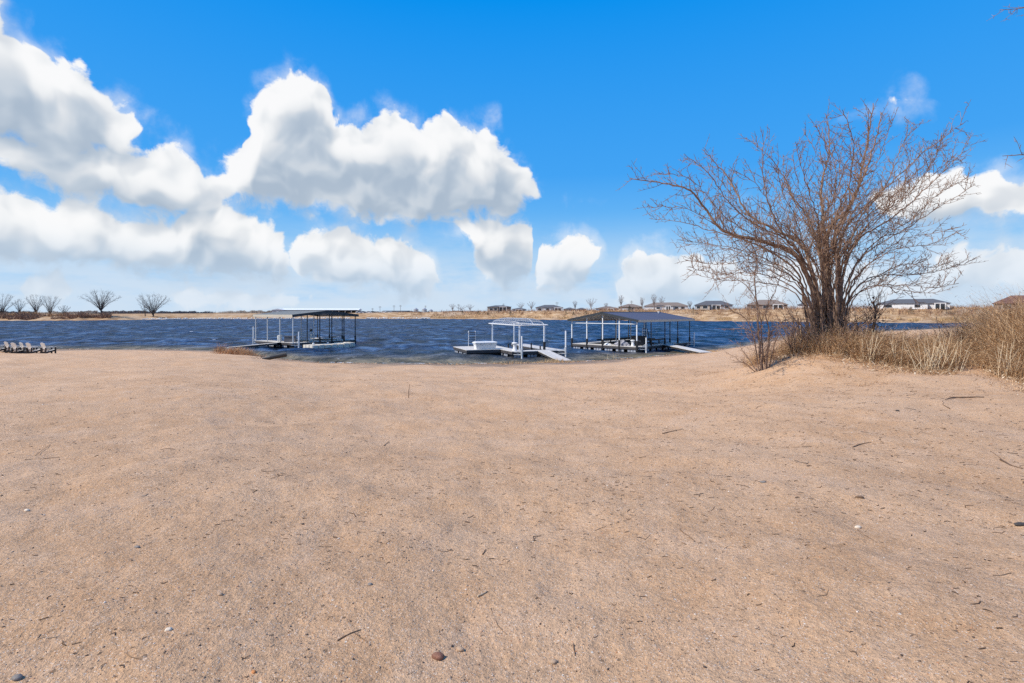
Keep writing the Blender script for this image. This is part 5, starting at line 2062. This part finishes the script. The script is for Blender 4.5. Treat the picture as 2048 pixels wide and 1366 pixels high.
# ------------------------------------------------------------------ growth along the far bank
def far_growth(name, n, px0, px1, d0, d1, h0, h1, mat, label, cat, seed, lean=0.3, w=(0.10, 0.3), clump=None):
    r = np.random.default_rng(seed)
    px = r.uniform(px0, px1, n)
    d = r.uniform(d0, d1, n)
    t = (px - 1024) / F
    if clump is not None:
        k = fbm(px / clump, d / 9.0, 3, seed) > -0.05
        px, d, t = px[k], d[k], t[k]
    n = len(px)
    Y = np.interp(t, FB_T, FB_Y) + d
    X = t * Y
    Z = far_z(t, Y) - 0.05
    e = 0.75 + 0.5 * fbm(px / 9.0, d * 0 + 1.0, 3, seed + 1)
    V, Fq = blades(n, np.stack([X, Y, Z], 1), r.uniform(h0, h1, n) * e, r.uniform(*w, n), r.normal(0, lean, (n, 2)), seed)
    tag(link(name, mesh_np(name, V, Fq), mat), label, cat, None, 'stuff')


far_growth('shore_reeds', 14000, 790, 1960, 0.2, 5.0, 0.6, 1.9, 'reeds', 'golden reeds fringing the far shore', 'reeds', 301, 0.22, (0.06, 0.2), 14)
far_growth('bank_weeds', 22000, 800, 2200, 4, 30, 0.4, 1.5, 'dead_weed', 'dry brown weeds dotting the far bank', 'weeds', 302, 0.4, (0.08, 0.3), 10)
far_growth('bank_scrub', 15000, 820, 2200, 10, 40, 0.9, 2.8, 'far_thicket', 'brown scrub scattered in front of the far houses', 'scrub', 307, 0.4, (0.05, 0.2), 7)
far_growth('bank_scrub', 9000, 880, 2200, 26, 70, 1.2, 3.6, 'far_thicket', 'brown brush standing between and behind the far houses', 'scrub', 308, 0.35, (0.05, 0.16), 5)
far_growth('brush_thicket', 24000, -200, 222, 0.3, 13, 1.1, 3.4, 'far_thicket', 'reddish brown brush thicket on the far left point', 'brush', 303, 0.45, (0.06, 0.22), 30)
far_growth('brush_thicket', 9000, -200, 130, 9, 24, 1.0, 3.6, 'dead_weed', 'tan brush crowning the far left point', 'brush', 304, 0.45, (0.08, 0.28), 22)
far_growth('far_woods', 9000, -200, 560, 420, 620, 2.0, 5.5, 'far_wood', 'dark strip of distant woods along the left horizon', 'woods', 305, 0.22, (1.2, 3.2), None)
far_growth('far_woods', 3000, 560, 960, 420, 620, 1.0, 3.5, 'far_wood', 'low strip of distant woods behind sheds and silos', 'woods', 306, 0.22, (1.2, 3.2), None)


def riprap():
    r = np.random.default_rng(77)
    VV, FF, off = [], [], 0
    oct_v = np.array([(1, 0, 0), (0, 1, 0), (-1, 0, 0), (0, -1, 0), (0, 0, 1), (0, 0, -1)], float)
    oct_f = np.array([(0, 1, 4), (1, 2, 4), (2, 3, 4), (3, 0, 4), (1, 0, 5), (2, 1, 5), (3, 2, 5), (0, 3, 5)])
    for i in range(700):
        px = r.uniform(285, 700) if i < 560 else r.uniform(730, 860)
        X, Y, z = far_pt(px, r.uniform(-1.5, 1.2))
        s = r.uniform(0.25, 0.75)
        v = oct_v * (s * r.uniform(0.6, 1.3, (6, 3))) + np.array([X, Y, max(z, WATER) + 0.05])
        VV.append(v)
        FF.append(oct_f + off)
        off += 6
    tag(link('shore_stones', mesh_np('shore_stones', np.concatenate(VV), np.concatenate(FF)), 'riprap'), 'pale stones lining the far left shore', 'stones', None, 'stuff')


riprap()


# ------------------------------------------------------------------ the sand's own litter
ICO_V = None


def stones_np(X, Y, S, seed, flat=0.6, sink=0.3):
    r = np.random.default_rng(seed)
    g = (1 + 5 ** 0.5) / 2
    iv = np.array([(-1, g, 0), (1, g, 0), (-1, -g, 0), (1, -g, 0), (0, -1, g), (0, 1, g), (0, -1, -g), (0, 1, -g), (g, 0, -1), (g, 0, 1), (-g, 0, -1), (-g, 0, 1)], float)
    iv /= np.linalg.norm(iv[0])
    fc = np.array([(0, 11, 5), (0, 5, 1), (0, 1, 7), (0, 7, 10), (0, 10, 11), (1, 5, 9), (5, 11, 4), (11, 10, 2), (10, 7, 6), (7, 1, 8), (3, 9, 4), (3, 4, 2), (3, 2, 6), (3, 6, 8), (3, 8, 9), (4, 9, 5), (2, 4, 11), (6, 2, 10), (8, 6, 7), (9, 8, 1)])
    n = len(X)
    sc = np.stack([S * r.uniform(0.8, 1.5, n), S * r.uniform(0.6, 1.0, n), S * r.uniform(0.35, 0.8, n) * flat / 0.6], 1)
    V = iv[None] * sc[:, None, :] * r.uniform(0.8, 1.2, (n, 12, 1))
    a = r.uniform(0, 2 * np.pi, n)
    c, s = np.cos(a)[:, None], np.sin(a)[:, None]
    Vx = V[..., 0] * c - V[..., 1] * s
    Vy = V[..., 0] * s + V[..., 1] * c
    Z = beach_z(X, Y)
    V = np.stack([Vx + X[:, None], Vy + Y[:, None], V[..., 2] + (Z + sc[:, 2] * sink)[:, None]], -1).reshape(-1, 3)
    Fq = (fc[None] + (np.arange(n) * 12)[:, None, None]).reshape(-1, 3)
    return V, Fq


def build_litter():
    r = np.random.default_rng(55)
    n = 19000
    rad = np.exp(r.uniform(np.log(1.9), np.log(24), n))
    ang = r.uniform(-R(56), R(56), n)
    X, Y = rad * np.sin(ang), rad * np.cos(ang)
    dens = 0.5 + 0.9 * fbm(X / 1.4, Y / 1.4, 2, 401) + 0.25 * (X < 0)
    k = r.uniform(0, 1, n) < dens
    X, Y, rad = X[k], Y[k], rad[k]
    S = (0.0024 + 0.0050 * r.uniform(0, 1, len(X)) ** 4) * (0.75 + rad / 10.0)
    V, Fq = stones_np(X, Y, S, 56)
    tag(link('gravel', mesh_np('gravel', V, Fq), 'pebble'), 'small mixed pebbles strewn over the sand', 'gravel', None, 'stuff')
    # twigs and bark crumbs, thicker towards the tree
    n = 13000
    rad = np.exp(r.uniform(np.log(2.0), np.log(30), n))
    ang = r.uniform(-R(50), R(56), n)
    X, Y = rad * np.sin(ang), rad * np.cos(ang)
    dens = 0.16 + 0.62 * sstep(X / np.maximum(Y, 0.1), -0.1, 0.5) * sstep(Y, 2.5, 6) + 0.5 * fbm(X / 2.2, Y / 1.1, 3, 402)
    k = (r.uniform(0, 1, n) < dens) & (shore_ratio(X, Y)[0] < 0.97)
    X, Y, rad = X[k], Y[k], rad[k]
    n = len(X)
    L = r.uniform(0.012, 0.055, n) * (0.7 + rad / 12.0) * np.where(r.uniform(0, 1, n) > 0.93, 2.2, 0.8)
    a = np.where(r.uniform(0, 1, n) < 0.6, r.normal(0.05, 0.45, n), r.uniform(0, np.pi, n))
    w = (0.0012 + 0.0014 * r.uniform(0, 1, n)) * (0.8 + rad / 13.0)
    d = np.stack([np.cos(a), np.sin(a)], 1)
    nrm = np.stack([-d[:, 1], d[:, 0]], 1)
    bend = r.normal(0, 0.30, n) * L
    rows = []
    for f, bk in ((-0.5, 0), (0.0, 1), (0.5, 0)):
        px_ = X + d[:, 0] * L * f + nrm[:, 0] * bend * bk
        py_ = Y + d[:, 1] * L * f + nrm[:, 1] * bend * bk
        pz = beach_z(px_, py_) + w * 0.8
        for sx, sz in ((-1, -0.5), (1, -0.5), (0, 1)):
            rows.append(np.stack([px_ + nrm[:, 0] * w * sx, py_ + nrm[:, 1] * w * sx, pz + w * sz + 0.0015], 1))
    V = np.stack(rows, 1).reshape(-1, 3)
    q = []
    idx = np.arange(n)[:, None] * 9
    for s in (0, 3):
        for e in range(3):
            b = (e + 1) % 3
            q.append(np.concatenate([idx + s + e, idx + s + b, idx + s + 3 + b, idx + s + 3 + e], 1))
    tag(link('twig_litter', mesh_np('twig_litter', V, np.concatenate(q)), 'litter'), 'thin dead twigs and bark crumbs scattered over the sand', 'twigs', None, 'stuff')


build_litter()


def shore_debris():
    r = np.random.default_rng(91)
    n = 5200
    t = r.uniform(-0.95, 0.42, n)
    ys = np.interp(t, SH_T, SH_Y)
    k = 1 - np.abs(r.normal(0.0, 0.016, n)) - 0.004 - 0.02 * (r.uniform(0, 1, n) < 0.25)
    Y = ys * k
    X = t * Y
    keep = fbm(X / 3.0, Y / 3.0, 2, 501) > -0.12
    X, Y = X[keep], Y[keep]
    n = len(X)
    Z = beach_z(X, Y)
    V, Fq = blades(n, np.stack([X, Y, Z - 0.01], 1), r.uniform(0.03, 0.16, n), r.uniform(0.015, 0.05, n), r.normal(0, 1.4, (n, 2)), 92)
    tag(link('shore_debris', mesh_np('shore_debris', V, Fq), 'russet_weed'), 'line of dry grass bits washed up along the near waterline', 'debris', None, 'stuff')


shore_debris()


def stone(px, py, wpx, mat, label, seed, name='stone', asp=0.7, flat=0.55):
    X, Y, z = ground_at(px, py)
    s = wpx / F * Y / 2
    rr = random.Random(seed)
    m = MB()
    nu, nv = 12, 7
    vs, fs = [], []
    lump = [rr.uniform(0.86, 1.12) for _ in range(nu)]
    for i in range(nv + 1):
        th = math.pi * i / nv
        for j in range(nu):
            a = 2 * math.pi * j / nu
            k = lump[j] * rr.uniform(0.96, 1.04)
            vs.append((s * k * math.sin(th) * math.cos(a), s * asp * k * math.sin(th) * math.sin(a), s * flat * math.cos(th) * rr.uniform(0.95, 1.05)))
    for i in range(nv):
        for j in range(nu):
            fs.append((i * nu + j, (i + 1) * nu + j, (i + 1) * nu + (j + 1) % nu, i * nu + (j + 1) % nu))
    o = m.add(vs, fs).build(name, mat, None, True)
    o.location = (X, Y, z + s * flat * 0.45)
    o.rotation_euler.z = rr.uniform(-0.5, 0.5)
    tag(o, label, 'stone', 'larger stones on the sand')


stone(876, 1316, 26, 'stone_red', 'reddish brown stone near the bottom edge, left of the tan one', 1)
stone(920, 1300, 17, 'stone_tan', 'smooth tan stone just right of the reddish brown one', 2)
stone(337, 1261, 15, 'stone_white', 'whitish lumpy stone on the left foreground sand', 3)
stone(508, 1345, 11, 'stone_orange', 'small orange stone near the bottom edge left of middle', 4)
stone(1526, 965, 13, 'stone_grey', 'flat blue grey stone on the sand right of middle', 5, 'stone', 0.6, 0.35)
stone(2040, 1050, 24, 'stone_dark', 'dark flat stone at the right edge of the photo', 6, 'stone', 0.5, 0.3)
stone(1716, 1056, 17, 'stone_white', 'white shell like chip with a thin twig beside it', 7, 'stone', 0.5, 0.4)
stone(1720, 995, 15, 'stick_wood', 'dark brown flat wood chip on the right foreground sand', 8, 'wood_chip', 0.5, 0.35)
stone(606, 1049, 7, 'stone_dark', 'small black stone on bare sand left of middle', 9)
stone(274, 1095, 13, 'stone_grey', 'flat grey stone on the left foreground sand', 10, 'stone', 0.6, 0.4)
stone(440, 1190, 12, 'stone_tan', 'brown knobbly stone with a pale top on the left sand', 11)
stone(54, 1022, 11, 'stone_white', 'pale stone near the left edge', 12)
stone(740, 1170, 11, 'stone_grey', 'grey lump left of the bark strip in the foreground', 13)
stone(1795, 822, 7, 'stone_dark', 'small dark stone high on the mound sand', 14)
stone(1107, 1325, 16, 'stone_tan', 'pale brown stone right of the reddish brown one near the bottom', 15)
stone(34, 1358, 22, 'stone_grey', 'grey stone in the bottom left corner', 16)


def stick(pts, r_px, mat, label, name='stick', forks=()):
    """a stick lying on the sand along photo points"""
    W = [Vector(ground_at(x, y)) for x, y in pts]
    Y = W[0].y
    r = r_px / F * Y / 2 * 0.72
    o = empty(name, W[0])
    tag(o, label, 'stick', 'sticks lying on the sand')
    P_ = [w - W[0] + Vector((0, 0, r * 0.8)) for w in W]
    rr = random.Random(len(label) * 7 + int(pts[0][0]))
    sp = smooth_path(P_, max(0.01, (P_[-1] - P_[0]).length / 8), rr, r * 0.25)
    MB().tube(sp, [r * (1 - 0.55 * i / (len(sp) - 1)) for i in range(len(sp))], 6).build('stem', mat, o, True)
    for f in forks:
        q = [Vector(ground_at(x, y)) - W[0] + Vector((0, 0, r * 0.8)) for x, y in f]
        MB().tube(q, [r * 0.6, r * 0.35] if len(q) == 2 else [r * 0.6, r * 0.5, r * 0.3], 5).build('fork', mat, o)


stick([(1968, 795), (1905, 796), (1885, 804)], 3.5, 'stick_wood', 'long brown stick with a fork on the upper right sand', 'stick', [[(1912, 796), (1890, 800)]])
stick([(1900, 818), (1886, 810), (1888, 806)], 3, 'stick_wood', 'short bent stick just below the long forked one')
stick([(675, 1282), (700, 1268), (722, 1260)], 4.5, 'stick_wood', 'brown stick in the foreground left of the reddish stone', 'stick', [[(710, 1268), (735, 1285)]])
stick([(955, 1195), (975, 1184)], 6, 'pale_stick', 'pale strip of bark lying in the middle foreground')
stick([(982, 1218), (995, 1250), (1015, 1270)], 2.5, 'stick_wood', 'thin curved twig below the pale bark strip')
stick([(1146, 1290), (1150, 1312)], 4.5, 'stick_wood', 'short dark twig pointing at the bottom edge')
stick([(1715, 700 + 360), (1732, 1072), (1748, 1082)], 2.2, 'stick_wood', 'thin twig trailing right of the white chip')
stick([(1360, 1060), (1390, 1083)], 3, 'stick_wood', 'straight thin twig on the middle right sand')
stick([(768, 892), (778, 884)], 3.5, 'stick_wood', 'small dark stick on the sand below the middle of the lake')
stick([(1325, 868), (1365, 858)], 2.8, 'stick_wood', 'straight twig on the sand left of the mound')
stick([(1705, 895), (1725, 888), (1742, 885)], 3.2, 'stick_wood', 'crooked stick in the middle of the right sand')
stick([(965, 1110), (972, 1100)], 4, 'stick_wood', 'stubby stick upright looking, in the centre of the sand')
stick([(50, 920), (85, 918), (120, 915)], 2.2, 'stick_wood', 'thin dark twig at the left edge of the sand', 'stick', [[(70, 912), (100, 890)]])
stick([(2000, 920), (2025, 932), (2046, 938)], 4, 'stick_wood', 'reddish twigs at the right edge of the sand', 'stick', [[(2010, 925), (1985, 905)]])


def upright_stick():
    X, Y, z = ground_at(817, 796)
    o = empty('stick', (X, Y, z))
    tag(o, 'single thin stick standing upright in the open sand', 'stick', 'sticks lying on the sand')
    h = 28 / F * Y
    MB().tube([(0, 0, -0.05), (0.01, 0, h * 0.5), (0.03, 0, h)], [0.012, 0.010, 0.006], 6).build('stem', 'stick_wood', o)


upright_stick()
